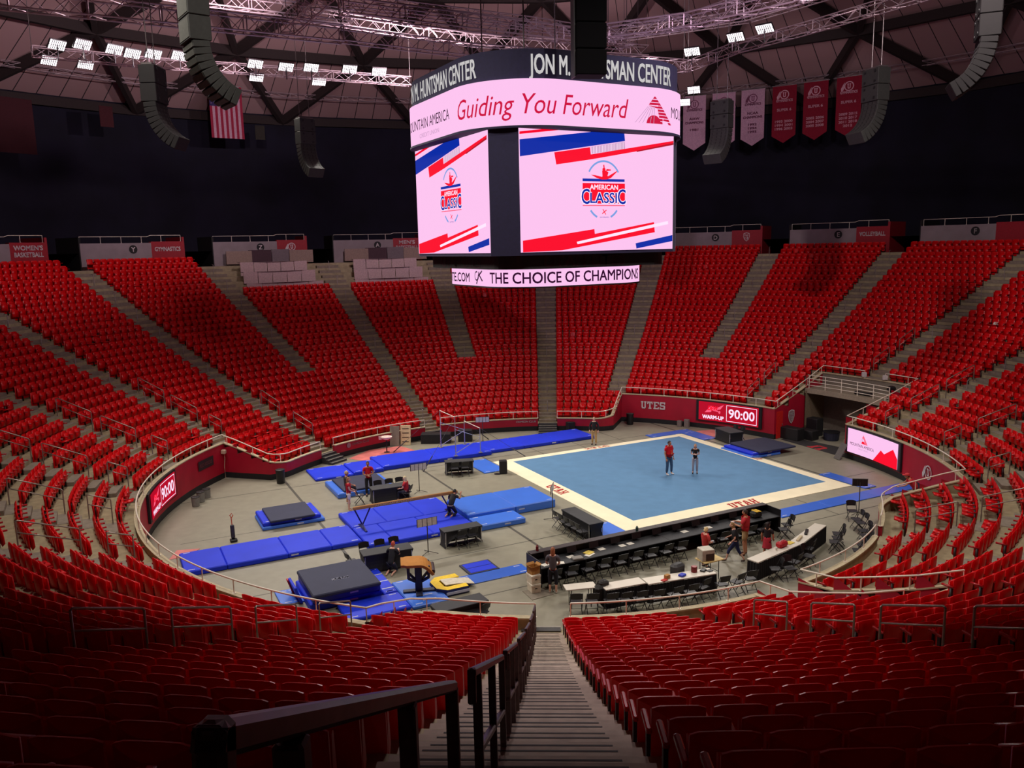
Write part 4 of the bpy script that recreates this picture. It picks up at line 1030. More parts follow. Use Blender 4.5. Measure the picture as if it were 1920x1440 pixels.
# ================================================================ trusses, floodlights, speaker arrays
alu = M('aluminium truss', (190, 168, 176), .4, metal=.35, noise=(5, .08))
def truss(P, label, w=.55, r=.035, dens=.75, lace=True):
    root = thing('lighting_truss', label, 'truss', tuple(P[0]), 0, 'aluminium rigging trusses')
    for i in range(len(P)-1):
        a, b = Vector(P[i]), Vector(P[i+1]); d = (b-a); L = d.length; d.normalize(); s = d.cross(Vector((0, 0, 1))).normalized()*w/2; u = Vector((0, 0, w/2))
        c = MB(); cs = [s+u, s-u, -s-u, -s+u]
        for q in cs: c.tube(a+q, b+q, r, 5)
        n = max(2, int(L/dens))
        for j in range(n):
            p0, p1 = a+d*(L*j/n), a+d*(L*(j+1)/n)
            for q in range(4):
                A, B = cs[q], cs[(q+1) % 4]
                if j % 2: A, B = B, A
                c.tube(p0+A, p1+B, r*.5, 4)
        for j in range(0, n+1, 4):
            p0 = a+d*(L*j/n)
            for q in range(4): c.tube(p0+cs[q], p0+cs[(q+1) % 4], r*.8, 4)
        c.obj('truss_section', alu, root, world=True)
    for p in (P[0], P[-1]):
        c = MB(); c.tube(p, (p[0], p[1], p[2]+9), .02, 5); c.obj('hoist_cable', MATS['steel cable'], root, world=True)
    return root
Z = lambda L, z: [(x, y, z) for x, y in L]
truss(Z([(-29.1, 8.6), (-24.1, 12.3), (-19.6, 14.5), (-9.3, 20.3)], 24), 'truss carrying the rows of floodlights at left')
truss(Z([(9.5, 18.7), (11.7, 13.3), (15.0, 8.6), (18.2, 3.5), (21, -1.5)], 24), 'truss rising to the upper right with floodlights on it')
truss(Z([(-27, -2.5), (-18.0, 2.9), (-13.9, 5.4), (-10.9, 7.2)], 24), 'big truss across the upper left behind the large speaker array', .8, .05)
truss(Z([(-10.9, 7.2), (-4.3, 11.8), (9.7, 18.2)], 24), 'truss passing behind the top of the scoreboard', .7, .04)
truss(Z([(3.6, 8.5), (7.7, 6.8), (12.3, 2.7), (15, -1)], 24), 'truss above the scoreboard name at its right', .7, .045)
truss(Z([(3.9, 11.6), (8.1, 9.1), (12.1, 3.5)], 24.6), 'second truss above the scoreboard at right', .6)
truss(Z([(-13.6, 6.3), (-9.7, 0.2), (-7, -5)], 24.3), 'truss crossing the big upper left truss', .7, .04)
truss(Z([(-9.8, 2.7), (-1.6, 7.8), (5, 12)], 24.2), 'front truss of the pair above the scoreboard left', .7, .045)
truss(Z([(-10.3, 4.6), (-0.5, 10.3), (6, 15)], 25.0), 'rear truss of the pair above the scoreboard left', .6)
truss(Z([(-15, 14), (-5, 22), (8, 27)], 27), 'dim high truss behind the scoreboard', .7, .04)
truss(Z([(6, 24), (14, 20), (20, 12)], 27.5), 'dim high truss behind the right floodlights', .7, .04)
truss(Z([(-26, 4), (-20, 10), (-12, 15)], 27), 'dim high truss over the left floodlights', .7, .04)
truss([tuple(pol(49, a, 27.3)) for a in range(-72, 76, 6)], 'thin ring truss around the dome edge', .4, .025, 1.1)
lamp_lens = M('lit floodlight lens', (255, 244, 250), emit=3.2); lamp_body = M('floodlight body', (60, 54, 58), .5)
def flood(x, y, z, label, up, watts, deg=74):
    root = thing('floodlight', label, 'light', (x, y, z), 0, 'floodlights on the trusses')
    aim = (Vector((0, 0, 0))-Vector((x, y, z))); aim = Vector((aim.x*.9-x*.0, aim.y*.9-6, -z)).normalized()
    s = aim.cross(Vector((0, 0, 1))).normalized(); u = s.cross(aim); rt = Matrix((s, u, aim)).transposed(); o = Vector((0, 0, 0))
    b = MB(); b.cushion(o-aim*.06, (.98, .62, .12), .03, rot=rt); b.obj('housing', lamp_body, root)
    l = MB(); l.box(o+aim*.012, (.90, .54, .02), rot=rt)
    l.obj('lens', lamp_lens, root)
    b = MB()
    for i in range(1, 8): b.box(o+aim*.03+s*(-.45+.9*i/8), (.034, .56, .02), rot=rt)
    b.obj('lens_grid', lamp_body, root)
    b = MB(); sg = -1 if up else 1
    b.tube(o, (0, 0, sg*.75), .035); b.tube(o-s*.5, o+s*.5, .03); b.obj('yoke', lamp_body, root)
    spot('floodlight_lamp', Vector((x, y, z))+aim*.15, (x*.05, y*.05-1, 0), watts, deg, .8)
UPPER = [(-26.9, 7.4), (-25.5, 7.5), (-24.4, 8.8), (-23.9, 9.9), (-22.8, 10.2), (-21.5, 10.8)]
for i, (x, y) in enumerate(UPPER): flood(x, y, 24.0, 'lit floodlight, %s from the left in the upper row of the left truss' % ORD[i], True, LAMP_W)
for i, (x, y) in enumerate([(-29.5, 10.9), (-28.0, 12.2)]): flood(x, y, 24.0, 'lit floodlight, %s of two hung below the left truss end' % ORD[i], False, LAMP_W)
for i, (x, y) in enumerate([(-17.9, 13.5), (-16.3, 14.6), (-14.8, 15.0), (-12.5, 15.8), (-10.8, 16.9)]): flood(x, y, 24.0, 'lit floodlight, %s in the upper row between flag and scoreboard' % ORD[i], True, LAMP_W)
for i, (x, y) in enumerate([(-19.2, 17.4), (-15.5, 19.4)]): flood(x, y, 24.0, 'lit floodlight, %s of two hung below the truss near the scoreboard' % ORD[i], False, LAMP_W)
for i, (x, y) in enumerate([(9.2, 13.9), (11.1, 10.6), (12.3, 8.9)]): flood(x, y, 24.0, 'lit floodlight, %s from the scoreboard along the right truss' % ORD[i], True, LAMP_W*1.6)
for i, (x, y) in enumerate([(11.6, 26.8), (11.8, 32.3)]): flood(x, y, 24.0, 'lit floodlight close beside the scoreboard ribbon, %s one' % ('upper', 'lower')[i], i == 0, LAMP_W*1.6)
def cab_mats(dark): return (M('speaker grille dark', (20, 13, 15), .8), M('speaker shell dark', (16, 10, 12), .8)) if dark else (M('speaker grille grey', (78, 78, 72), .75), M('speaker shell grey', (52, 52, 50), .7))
def line_array(x, y, ztop, label, dark=False, w=1.25, tilt=62, n=10, ch=.23):
    root = thing('line_array', label, 'speaker', (x, y, ztop), 0, 'hanging speaker arrays'); g, sh = cab_mats(dark)
    d = -Vector((x, y, 0)).normalized(); s = Vector((-d.y, d.x, 0)); p = Vector((x, y, ztop)); ang = 0
    def cab(p, ang, h, dep, big):
        ax = (d*math.sin(ang)-Vector((0, 0, 1))*math.cos(ang)); fr = -(d*math.cos(ang)+Vector((0, 0, 1))*math.sin(ang))
        rt = Matrix((s, fr, -ax)).transposed(); c = p+ax*h/2; b = MB(); b.cushion(c, (w, dep, h*.97), .02, rot=rt, m=0)
        b.box(c+fr*(dep/2+.006), (w*.92, .012, h*.8), rot=rt, m=1)
        if big:
            for sx_ in (-.3, .3):
                for sz in (-.3, .3): b.tube(c-fr*(dep/2-.0)+s*(w*sx_)+ax*(h*sz), c-fr*(dep/2+.03)+s*(w*sx_)+ax*(h*sz), .07, 8, m=2)
        else:
            for sx_ in (-.35, -.1, .15, .38): b.box(c-fr*(dep/2+.004)+s*(w*sx_), (.05, .012, h*.5), rot=rt, m=2)
        b.obj('speaker_cabinet', [sh, g, M('speaker rigging dark', (24, 22, 24), .6)], root, world=True); return p+ax*h
    for i in range(2): p = cab(p, 0.0, .82, .75, True)
    for i in range(n):
        ang = R_(tilt)*((i+1)/n)**1.2; p = cab(p, ang, ch, .60, False)
    b = MB()
    for q in (-.35, .35): b.tube(Vector((x, y, ztop))+s*q, Vector((x, y, ztop+10))+s*q, .022)
    b.box((x, y, ztop+.05), (w*.9, .5, .08), math.atan2(s.y, s.x)); b.obj('hoist_cable', MATS['steel cable'], root, world=True)
line_array(-12.1, -9.7, 21.3, 'large grey curved speaker array hanging at the upper left', tilt=66)
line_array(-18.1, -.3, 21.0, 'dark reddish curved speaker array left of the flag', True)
line_array(-15.5, 15.2, 20.9, 'small grey speaker array hanging between flag and scoreboard', False, 1.1)
line_array(10.9, 13.0, 20.9, 'grey speaker array hanging before the pale banners', False, 1.2)
line_array(17.3, 5.8, 21.1, 'grey curved speaker array hanging right of the red banners')
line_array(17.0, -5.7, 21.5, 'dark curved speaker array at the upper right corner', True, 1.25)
# ================================================================ the exercise floor
blue_carpet = M('blue carpet', (89, 131, 171), .9, noise=(1.6, .06)); cream = M('cream border carpet', (248, 236, 204), .85, noise=(1.5, .04)); utah_red = M('carpet letter red', (176, 24, 30), .85)
CU, CV = 7.42, .735
ff = thing('exercise_floor', 'large square blue exercise floor with a cream border and red UTAH words', 'gymnastics floor', tuple(uv(CU, CV)), A_)
b = MB(); b.box((0, 0, .06), (12, 12, .12)); b.obj('carpet', blue_carpet, ff)
b = MB(); o, i = 6.885, 6.0
for q in range(4):
    r = Matrix.Rotation(q*PI/2, 3, 'Z')
    P = [Vector(p) for p in ((-o, -o, .02), (o, -o, .02), (i, -i, .121), (-i, -i, .121), (-o, -o, 0), (o, -o, 0))]
    b.add([r @ p for p in P], [(0, 1, 2, 3), (4, 5, 1, 0)])
b.obj('border', cream, ff)
b = MB()
for q, off in ((0, .05), (3, -.09), (1, 0.0), (2, -.04)):
    r = Matrix.Rotation(q*PI/2, 3, 'Z'); sl = (.121-.02)/(o-i)
    f = lambda x, y, l=0, r=r, off=off: r @ Vector((x+off, -o+.17+y, .02+(.17+y)*sl+.006+l))
    put(b, slab_geo('UTAH', .50), f, 0, 0, .0, 0, True)
b.obj('lettering', utah_red, ff)
# ================================================================ mats
mat_royal = M('royal blue vinyl', (32, 58, 222), .55, noise=(1.2, .06), spec=.25); mat_side = M('royal blue mat side', (34, 46, 150), .5)
mat_sky = M('bright blue vinyl', (62, 118, 228), .40, noise=(1.2, .05)); mat_navy = M('navy folded cover', (42, 46, 74), .75, noise=(2, .08)); mat_blue = M('flat blue mat', (52, 102, 208), .38, noise=(1.5, .05))
tab_m = M('white mat tab', (196, 200, 226), .6)
def mat(name, label, u0, u1, v0, v1, z0, z1, m, group=None, seams=(), sidem=None, tabs=True, parent=None, rz=0):
    """vinyl mat on the court grid; seams are shallow grooves across u"""
    cu, cv = (u0+u1)/2, (v0+v1)/2; root = thing(name, label, 'mat', tuple(uv(cu, cv, z0)), A_+rz, group)
    b = MB(); cuts = [u0]+[s for s in seams if u0 < s < u1]+[u1]
    for p, q in zip(cuts[:-1], cuts[1:]): b.cushion(((p+q)/2-cu, 0, (z1-z0)/2), (q-p-.012, v1-v0, z1-z0), min(.035, (z1-z0)*.3))
    b.obj('mat_body', m, root)
    if tabs:
        t = MB()
        for su in (-1, 1):
            for sv in (-1, 1): t.box((su*((u1-u0)/2-.28), sv*((v1-v0)/2-.14), z1-z0+.003), (.26, .05, .004))
        t.box(((u1-u0)*.1, -(v1-v0)/2-.003, (z1-z0)*.55), (.30, .004, min(.06, (z1-z0)*.4)))
        t.obj('maker_tab', tab_m, root)
    return root
BM = 'blue landing mats'
mat('landing_mat', 'long royal blue mat under the uneven bars, thick middle stretch', -5.65, 1.2, 9.15, 11.75, 0, .26, mat_royal, BM, (-2.2,))
mat('landing_mat', 'royal blue mat at the right end of the uneven bars run', 1.2, 8.75, 9.5, 11.85, 0, .22, mat_royal, BM, (3.6, 6.1))
mat('landing_mat', 'short royal blue mat left of the thick bars mat', -7.4, -5.65, 8.95, 11.2, 0, .22, mat_royal, BM)
mat('landing_mat', 'low royal blue mat at the far left end of the bars run', -9.55, -7.4, 8.95, 11.3, 0, .14, mat_royal, BM)
mat('corner_mat', 'flat blue mat at the far corner of the exercise floor', 12.0, 15.4, 7.66, 8.45, 0, .05, mat_blue, 'corner mats')
mat('corner_mat', 'flat blue mat along the far right edge of the exercise floor', 14.36, 15.4, 5.4, 7.64, 0, .05, mat_blue, 'corner mats')
mat('corner_mat', 'flat bright blue mat left of the exercise floor by the black speaker', -.95, .4, 5.6, 8.4, 0, .06, mat_sky, 'corner mats')
mat('corner_mat', 'glossy blue mat left of the floor corner beside the chairs table', -.85, .48, -7.2, -4.6, 0, .05, mat_sky, 'corner mats')
mat('corner_mat', 'glossy blue mat in front of the near floor corner', .52, 2.3, -7.1, -6.2, 0, .05, mat_sky, 'corner mats')
mat('corner_mat', 'blue mat at the right corner of the exercise floor', 14.4, 15.2, -6.9, -3.9, 0, .05, mat_blue, 'corner mats')
mat('runway_mat', 'long blue runway strip right of the judges table', 7.6, 17.0, -8.1, -7.15, 0, .04, mat_blue, 'runway strips', (10.7, 13.8))
mat('runway_mat', 'blue runway strip leading to the yellow springboard', -8.0, -5.2, -7.9, -7.05, 0, .035, mat_blue, 'runway strips')
mat('landing_mat', 'long blue mat run from the left wall to the balance beam', -17.2, -10.1, -1.75, .55, 0, .22, mat_royal, BM, (-15.6, -13.2, -11.4))
mat('landing_mat', 'broad royal blue mat behind and under the balance beam', -10.05, -5.1, .0, 2.35, 0, .22, mat_royal, BM, (-8.4, -6.6))
mat('landing_mat', 'royal blue mat in front of the balance beam', -10.05, -5.1, -2.5, -.03, 0, .22, mat_royal, BM, (-8.9, -7.1))
mat('landing_mat', 'thick bright blue mat right of the balance beam end', -5.05, -.45, -1.5, 1.1, 0, .40, mat_sky, BM, (-2.6,))
mat('landing_mat', 'light blue mat before the thick mat at the beam end', -5.05, -2.75, -2.8, -1.52, 0, .26, mat_sky, BM)
mat('landing_mat', 'thin blue mat at the foot of the near stack by the rail', -14.4, -13.5, -6.3, -5.0, 0, .06, mat_sky, BM)
mat('vault_base_mat', 'royal blue mat under the vault table', -10.4, -9.0, -8.9, -6.5, 0, .14, mat_sky, 'vault mats')
mat('vault_base_mat', 'low blue mat in front of the near stack behind the rail', -12.7, -10.42, -8.8, -7.4, 0, .14, mat_royal, 'vault mats')
mat('vault_base_mat', 'blue mat with white strips beside the near navy stack', -10.95, -10.42, -7.38, -4.9, 0, .16, mat_royal, 'vault mats')
t = MB()
for v in (-5.6, -6.3, -7.0): t.add([uv(-10.9, v, .165), uv(-10.45, v, .165), uv(-10.45, v+.07, .165), uv(-10.9, v+.07, .165)], [(0, 1, 2, 3)])
for u, v in ((-9.9, -8.2), (-9.9, -8.6)): t.add([uv(u, v, .145), uv(u+.5, v, .145), uv(u+.5, v+.06, .145), uv(u, v+.06, .145)], [(0, 1, 2, 3)])
o = t.obj('hook_strips', tab_m, loc=uv(-10.7, -6.5, .165)); tag(o, 'white strips across the blue mats by the vault table', 'strip')
SK = 'stacked mats'
mat('stacked_mat', 'blue mat at the bottom of the stack near the left wall', -13.55, -10.7, 2.2, 4.3, 0, .16, mat_sky, SK)
mat('stacked_mat', 'blue mat in the middle of the stack near the left wall', -13.5, -10.85, 2.3, 4.35, .16, .34, mat_royal, SK)
mat('stacked_mat', 'navy covered mat on top of the stack near the left wall', -13.2, -11.15, 2.1, 4.3, .34, .44, mat_navy, SK, tabs=False)
mat('stacked_mat', 'bright blue mat under the navy one behind the red shirted people', -9.3, -6.25, 5.2, 7.9, 0, .26, mat_sky, SK)
mat('stacked_mat', 'navy mat on the stack behind the red shirted people', -8.95, -6.5, 5.3, 7.8, .26, .36, mat_navy, SK, tabs=False)
mat('stacked_mat', 'bright blue mat at the bottom of the stack by the tunnel', 13.6, 15.9, .35, 3.0, 0, .16, mat_sky, SK)
mat('stacked_mat', 'second blue mat in the stack by the tunnel', 13.8, 16.0, .45, 2.95, .16, .30, mat_royal, SK)
mat('stacked_mat', 'navy mat on top of the stack by the tunnel', 14.2, 17.0, .25, 2.9, .30, .40, mat_navy, SK, tabs=False)
mat('stacked_mat', 'blue mat at the bottom of the near stack behind the rail', -13.6, -11.0, -7.3, -4.9, 0, .30, mat_royal, SK)
mat('stacked_mat', 'dark blue mat in the middle of the near stack behind the rail', -13.5, -11.05, -7.35, -4.95, .30, .58, mat_side, SK)
mat('stacked_mat', 'navy mat on top of the near stack with a pale logo', -13.55, -11.1, -7.6, -5.0, .58, .72, mat_navy, SK, tabs=False)
t = MB(); f = plane_fn(uv(-12.3, -6.6, .722), uv(1, 0), uv(0, 1)); put(t, text_geo('SPIETH', .2, bold=.01, align='CENTER'), f, 0, 0, .004)
o = t.obj('mat_logo', tab_m, loc=uv(-12.3, -6.6, .722)); tag(o, 'pale logo lettering on the near navy mat', 'logo')
sp = thing('folded_mat', 'thin mat with a red tip propped against the near stack', 'mat', tuple(uv(-13.8, -5.9)), A_)
b = MB(); b.cushion((0, 0, .33), (.10, 1.1, .66), .03, rot=Matrix.Rotation(R_(-18), 3, 'Y')); b.obj('mat_body', mat_royal, sp)
b = MB(); b.cushion((-.09, .45, .34), (.06, .22, .62), .02, rot=Matrix.Rotation(R_(-18), 3, 'Y')); b.obj('red_flap', M('red vinyl', (190, 24, 50), .5), sp)
sq = thing('square_mat', 'small square blue mat with a dark rim on the grey floor', 'mat', tuple(uv(-6.8, -6.55)), A_)
b = MB(); b.cushion((0, 0, .03), (1.28, 1.08, .06), .015); b.obj('rim', M('navy rim', (36, 40, 70), .6), sq)
b = MB()
for i in (-1, 1): b.box((0, i*.24, .062), (1.10, .44, .012))
b.obj('panel', mat_royal, sq)
def carpet(label, pts, col, rough=.9):
    b = MB(); P = [uv(u, v) for u, v in pts]; b.prism([(p.x, p.y) for p in P], 0, .012); c = P[0]
    o = b.obj('floor_carpet', M('carpet %d %d' % col[:2], col, rough, noise=(1.5, .2)), loc=Vector((c.x, c.y, 0))); return tag(o, label, 'carpet')
carpet('pink red carpet between the left step block and the bars mats', [(-6.6, 12.9), (-6.0, 12.0), (-5.7, 11.85), (-2.4, 12.0), (-2.5, 13.1), (-2.9, 14.3), (-4.9, 14.3)], (206, 112, 106))
carpet('small pink carpet at the far right behind the floor corner', [(15.45, 5.8), (16.3, 6.0), (16.9, 7.5), (15.6, 7.7)], (214, 128, 122))
carpet('small pink board at the left end of the long blue mat run', [(-17.6, .6), (-16.9, .6), (-16.3, 1.3), (-17.2, 1.6)], (214, 130, 126))
carpet('red carpet end at the right floor gap beside the bright seats', [(16.6, -8.6), (17.2, -8.2), (17.4, -7.4), (16.4, -8.1)], (198, 84, 88))
carpet('dark carpet with a red letter before the tunnel', [(18.4, -2.0), (20.2, -.9), (19.6, 3.2), (18.6, 3.1)], (46, 44, 46))
t = MB(); f = plane_fn(uv(18.95, .35, .013), uv(.1, 1), uv(-1, .1)); vs, fs = slab_geo('U', .85); put(t, ([(a*1.7, b) for a, b in vs], fs), f, 0, -.4, .004, 0, True)
o = t.obj('carpet_letter', M('carpet red', (190, 40, 52), .9), loc=uv(18.95, .35, .013)); tag(o, 'large red letter on the dark tunnel carpet', 'logo')
plate = MB(); P = [uv(-6.35, -9.35), uv(-6.4, -10.2), uv(-5.5, -10.15), uv(-5.6, -9.5)]; plate.prism([(p.x, p.y) for p in P][::-1], 0, .02)
o = plate.obj('floor_board', M('worn grey board', (128, 118, 104), .8), loc=uv(-6.3, -9.4)); tag(o, 'worn grey board on the floor under the white boxes', 'board')
# ================================================================ apparatus
beam_tan = M('tan suede beam', (178, 128, 76), .8, noise=(6, .1)); beam_leg = M('dark blue steel', (34, 36, 104), .45)
chrome = M('bar chrome', (190, 190, 196), .3, metal=.7)
# the legs: a V under the beam standing on a cross foot
r = thing('balance_beam', 'tan balance beam on dark blue legs over the royal blue mats', 'balance beam', tuple(uv(-7.55, -.33, .22)), A_)
b = MB(); b.cushion((0, 0, .97), (5.0, .11, .15), .03); b.obj('beam', beam_tan, r)
t = MB(); f = plane_fn((-1.5, -.056, .93), (1, 0, 0), (0, 0, 1)); put(t, text_geo('AMERICAN ATHLETIC', .10, bold=.004, width=1.8), f, 0, 0, .003); t.obj('beam_lettering', M('beam lettering', (232, 214, 180), .7), r)
for s in (-1, 1):
    b = MB()
    b.tube((s*2.42, 0, .90), (s*2.10, 0, .16), .034, 8); b.tube((s*1.72, 0, .90), (s*2.10, 0, .16), .034, 8)
    b.tube((s*2.10, 0, .22), (s*2.10, -.52, .035), .03, 8); b.tube((s*2.10, 0, .22), (s*2.10, .52, .035), .03, 8)
    b.box((s*2.10, 0, .03), (.10, 1.15, .04)); b.obj('leg', beam_leg, r)
r = thing('uneven_bars', 'chrome uneven bars with pale rails and guy cables over the royal blue mats', 'uneven bars', tuple(uv(-.4, 10.35, .26)), A_)
wood = M('pale bar wood', (226, 214, 198), .5)
HB, LBZ = 2.35, 1.5
for u, h, nm in ((-.75, HB, 'high'), (.85, LBZ, 'low')):
    b = MB(); b.tube((u, -1.15, h), (u, 1.15, h), .024, 8); b.obj('bar', wood, r)
    for s in (-1, 1):
        b = MB(); b.tube((u, s*1.18, .0), (u, s*1.18, h+.04), .022, 8); b.tube((u, s*1.18, 0), (u, s*1.18, h*.5), .03, 8); b.box((u, s*1.18, .015), (.2, .2, .03)); b.obj('post', chrome, r)
for s in (-1, 1):
    b = MB(); b.tube((-.75, s*1.18, .15), (.85, s*1.18, .9), .02, 6); b.tube((-.75, s*1.18, 1.6), (.85, s*1.18, .95), .016, 6); b.obj('brace', chrome, r)
    for u, h, du in ((-.75, HB, -2.6), (.85, LBZ, 2.3)):
        b = MB(); b.tube((u, s*1.18, h), (u+du, s*2.6, -.24), .010, 5); b.tube((u+du*.72, s*(1.18+1.42*.72), h*(1-.72)-.24*.72), (u+du, s*2.6, -.24), .03, 6); b.obj('guy_cable', M('guy cable dark', (64, 62, 72), .5), r)
r = thing('vault_table', 'vault table with a curved tan top on a navy frame', 'vault', tuple(uv(-9.75, -7.75, .14)), A_)
RV = Matrix.Rotation(R_(-18), 3, 'Z')
rows = []
for i in range(13):
    t_ = i/12; x = -.62+1.2*t_; z = 1.22-.02*t_ if t_ < .55 else 1.21-.42*((t_-.55)/.45)**2
    rows.append([RV @ Vector((x-.05*max(0, t_-.85), y*(.47 if .1 < t_ < .95 else .40), z-.04*abs(y)**4)) for y in (-1, -.92, -.5, 0, .5, .92, 1)])
b = MB(); b.shell([list(q) for q in zip(*rows)], .11); b.obj('top_pad', M('vault tan suede', (188, 124, 48), .8, noise=(5, .08)), r, smooth=False)
b = MB(); b.tube(RV @ Vector((.52, -.40, .86)), RV @ Vector((.52, .40, .86)), .075, 10); b.obj('front_roll', M('vault dark roll', (58, 38, 44), .7), r)
vn = M('vault navy frame', (32, 34, 62), .5)
b = MB(); b.cushion((0, 0, .58), (.26, .30, 1.1), .03, rot=RV); b.cushion((0, 0, .03), (1.15, .24, .06), .02, rot=RV); b.cushion((0, 0, .03), (.24, 1.0, .06), .02, rot=RV); b.obj('pedestal', vn, r)
for s, q in ((-1, -1), (1, -1), (1, 1), (-1, 1)):
    b = MB(); b.tube(RV @ Vector((s*.36, q*.28, 1.06)), RV @ Vector((s*.36, q*.28, .62)), .055, 8); b.tube(RV @ Vector((s*.36, q*.28, .62)), RV @ Vector((s*.10, q*.08, .40)), .055, 8); b.obj('strut', vn, r)
r = thing('springboard', 'springboard with a yellow safety collar beside the vault table', 'springboard', tuple(uv(-8.62, -7.8)), A_)
col = M('safety collar yellow', (246, 204, 24), .55)
b = MB()
def collar(z, k): return [(x*k, y*k, z) for x, y in ((.55, -.68), (-.30, -.68), (-.62, -.36), (-.62, .36), (-.30, .68), (.55, .68))]
inn = [(.56, -.34), (-.18, -.34), (-.26, -.26), (-.26, .26), (-.18, .34), (.56, .34)]
O0, O1 = collar(.02, 1.0), collar(.26, .96); I1 = [(x, y, .25) for x, y in inn]; I0 = [(x, y, .02) for x, y in inn]
n = 6; vs = O0+O1+I1+I0
b.add(vs, [(i, i+1, n+i+1, n+i) for i in range(n-1)], 1); b.add(vs, [(n+i, n+i+1, 2*n+i+1, 2*n+i) for i in range(n-1)], 0); b.add(vs, [(2*n+i, 2*n+i+1, 3*n+i+1, 3*n+i) for i in range(n-1)], 0)
b.add([O0[0], O1[0], I1[0], I0[0]], [(0, 1, 2, 3)], 0); b.add([O0[5], O1[5], I1[5], I0[5]], [(3, 2, 1, 0)], 0)
b.obj('safety_collar', [col, M('collar side blue', (28, 40, 96), .6)], r)
b = MB(); rows = [[Vector((-.22+1.15*i/8, y, .12+.16*math.sin(PI*.5*(1-i/8))+.02)) for i in range(9)] for y in (-.29, .29)]
b.shell(rows, .03); b.obj('board_deck', M('board pale carpet', (214, 206, 188), .9), r)
b = MB(); b.cushion((.1, -.69, .12), (.9, .02, .1), .01); b.obj('side_label', tab_m, r)
# ================================================================ tables
tb_top = M('black stretch cloth top', (58, 58, 62), .75, noise=(3, .06)); tb_side = M('black stretch cloth side', (30, 30, 34), .7)
def spandex_table(u, v, L, W, rz, label, open_side=-1, H=.75, group='black stretch cloth tables', top=None):
    r = thing('covered_table', label, 'table', tuple(uv(u, v)), A_+rz, group)
    b = MB(); b.cushion((0, 0, H-.02), (L, W, .04), .012); b.obj('cloth_top', tb_top if top is None else top, r)
    b = MB(); n = 14
    def panel(p0, p1, nrm, arch):
        rows = []
        for j in range(6):
            t = j/5; z = (H-.03)*(1-t); rr = []
            for i in range(n+1):
                s = i/n; q = p0.lerp(p1, s); pinch = .10*math.sin(PI*t)*(1 if True else 0)
                zb = arch*max(0.0, 1-(2*s-1)**4*1.02)
                zz = zb+(H-.03-zb)*(1-t); ins = .07*math.sin(PI*min(1, t))*(1-abs(2*s-1)**6*.2)
                # sides draw in at mid height towards the table's middle
                qq = q-nrm*ins; d = (p1-p0).normalized(); qq = qq+d*(pinch*(1-2*s)*abs(1-2*s))
                rr.append(Vector((qq.x, qq.y, zz)))
            rows.append(rr)
        b.grid(rows, 0)
    a, c = L/2, W/2; C = [Vector((-a, -c, 0)), Vector((a, -c, 0)), Vector((a, c, 0)), Vector((-a, c, 0))]
    for i in range(4):
        p0, p1 = C[i], C[(i+1) % 4]; d = (p1-p0).normalized(); nrm = Vector((d.y, -d.x, 0))
        arch = .42 if (i == 0 and open_side == -1) or (i == 2 and open_side == 1) else .05
        panel(p0, p1, nrm, arch)
    b.obj('cloth_skirt', tb_side, r)
    for p in C:
        q = p*.93; b = MB(); b.tube((q.x, q.y, 0), (q.x, q.y, H-.05), .02, 6); b.obj('leg', MATS['bar chrome'], r)
    return r
spandex_table(-7.05, 3.7, 1.95, .72, R_(-3), 'black covered table in front of the beam, people in red around it', 1)
spandex_table(-9.95, -4.65, 2.0, .75, R_(-4), 'black covered table behind the near navy stack, red haired person kneeling at it', 1)
spandex_table(-6.35, -3.72, 1.75, .62, 0, 'black covered table with two chairs right of the beam mats', -1)
spandex_table(-2.1, 6.45, 1.6, .62, R_(-16), 'black covered table with two chairs left of the exercise floor', -1)
spandex_table(-1.15, -5.05, .72, 2.4, 0, 'black covered table with a row of chairs at the left floor edge', 0)
spandex_table(15.55, 4.45, 1.0, 1.75, R_(-8), 'black covered table at the far right by the crimson wall', 0)
spandex_table(-9.35, -10.6, 1.85, .7, R_(2), 'black covered table close behind the near rail', -1)
fold_m = M('folding chair black', (26, 26, 30), .45); seat_m = M('chair seat grey black', (44, 43, 48), .45)
def chair_build(label):
    r = thing('folding_chair', label, 'chair', (0, 0, 0), 0, 'black folding chairs')
    b = MB(); b.cushion((0, .02, .45), (.40, .38, .035), .014); b.obj('seat', seat_m, r)
    rows = [[Vector((x*.20, -.20-.06*t-.03*(1-x*x), .62+.24*t-(.03*abs(x)**4 if t == 1 else 0))) for x in (-1, -.6, -.2, .2, .6, 1)] for t in (0, .5, 1)]
    b = MB(); b.shell(rows, .018); b.obj('backrest', fold_m, r)
    for s in (-1, 1):
        b = MB(); b.path([(s*.21, .22, 0), (s*.21, -.05, .42), (s*.205, -.24, .84)], .014, 6); b.obj('front_leg', fold_m, r)
        b = MB(); b.path([(s*.185, -.25, 0), (s*.185, .16, .43)], .014, 6); b.obj('rear_leg', fold_m, r)
    b = MB(); b.tube((-.21, .14, .12), (.21, .14, .12), .010, 5); b.tube((-.185, -.19, .08), (.185, -.19, .08), .010, 5); b.obj('stretcher', fold_m, r)
    return r
CH = [None, None]
def chair(u, v, rz, label, z=0.0):
    """rz: direction the sitter faces, turned from +v of the court grid"""
    if CH[0] is None:
        CH[0] = chair_build(label); CH[0].location = uv(u, v, z); CH[0].rotation_euler = (0, 0, A_+rz); CH[1] = list(CH[0].children); return CH[0]
    return dup(CH[0], uv(u, v, z), A_+rz, label, kids=CH[1])
D = R_
chair(-8.55, 3.9, D(-100), 'black folding chair at the left end of the table by the beam')
for i, u in enumerate((-7.4, -6.8, -6.25)): chair(u, 4.35, D(180), 'black folding chair, %s from the left behind the table with people in red' % ORD[i])
chair(-11.3, -4.45, D(-80), 'black folding chair at the left end of the table behind the navy stack')
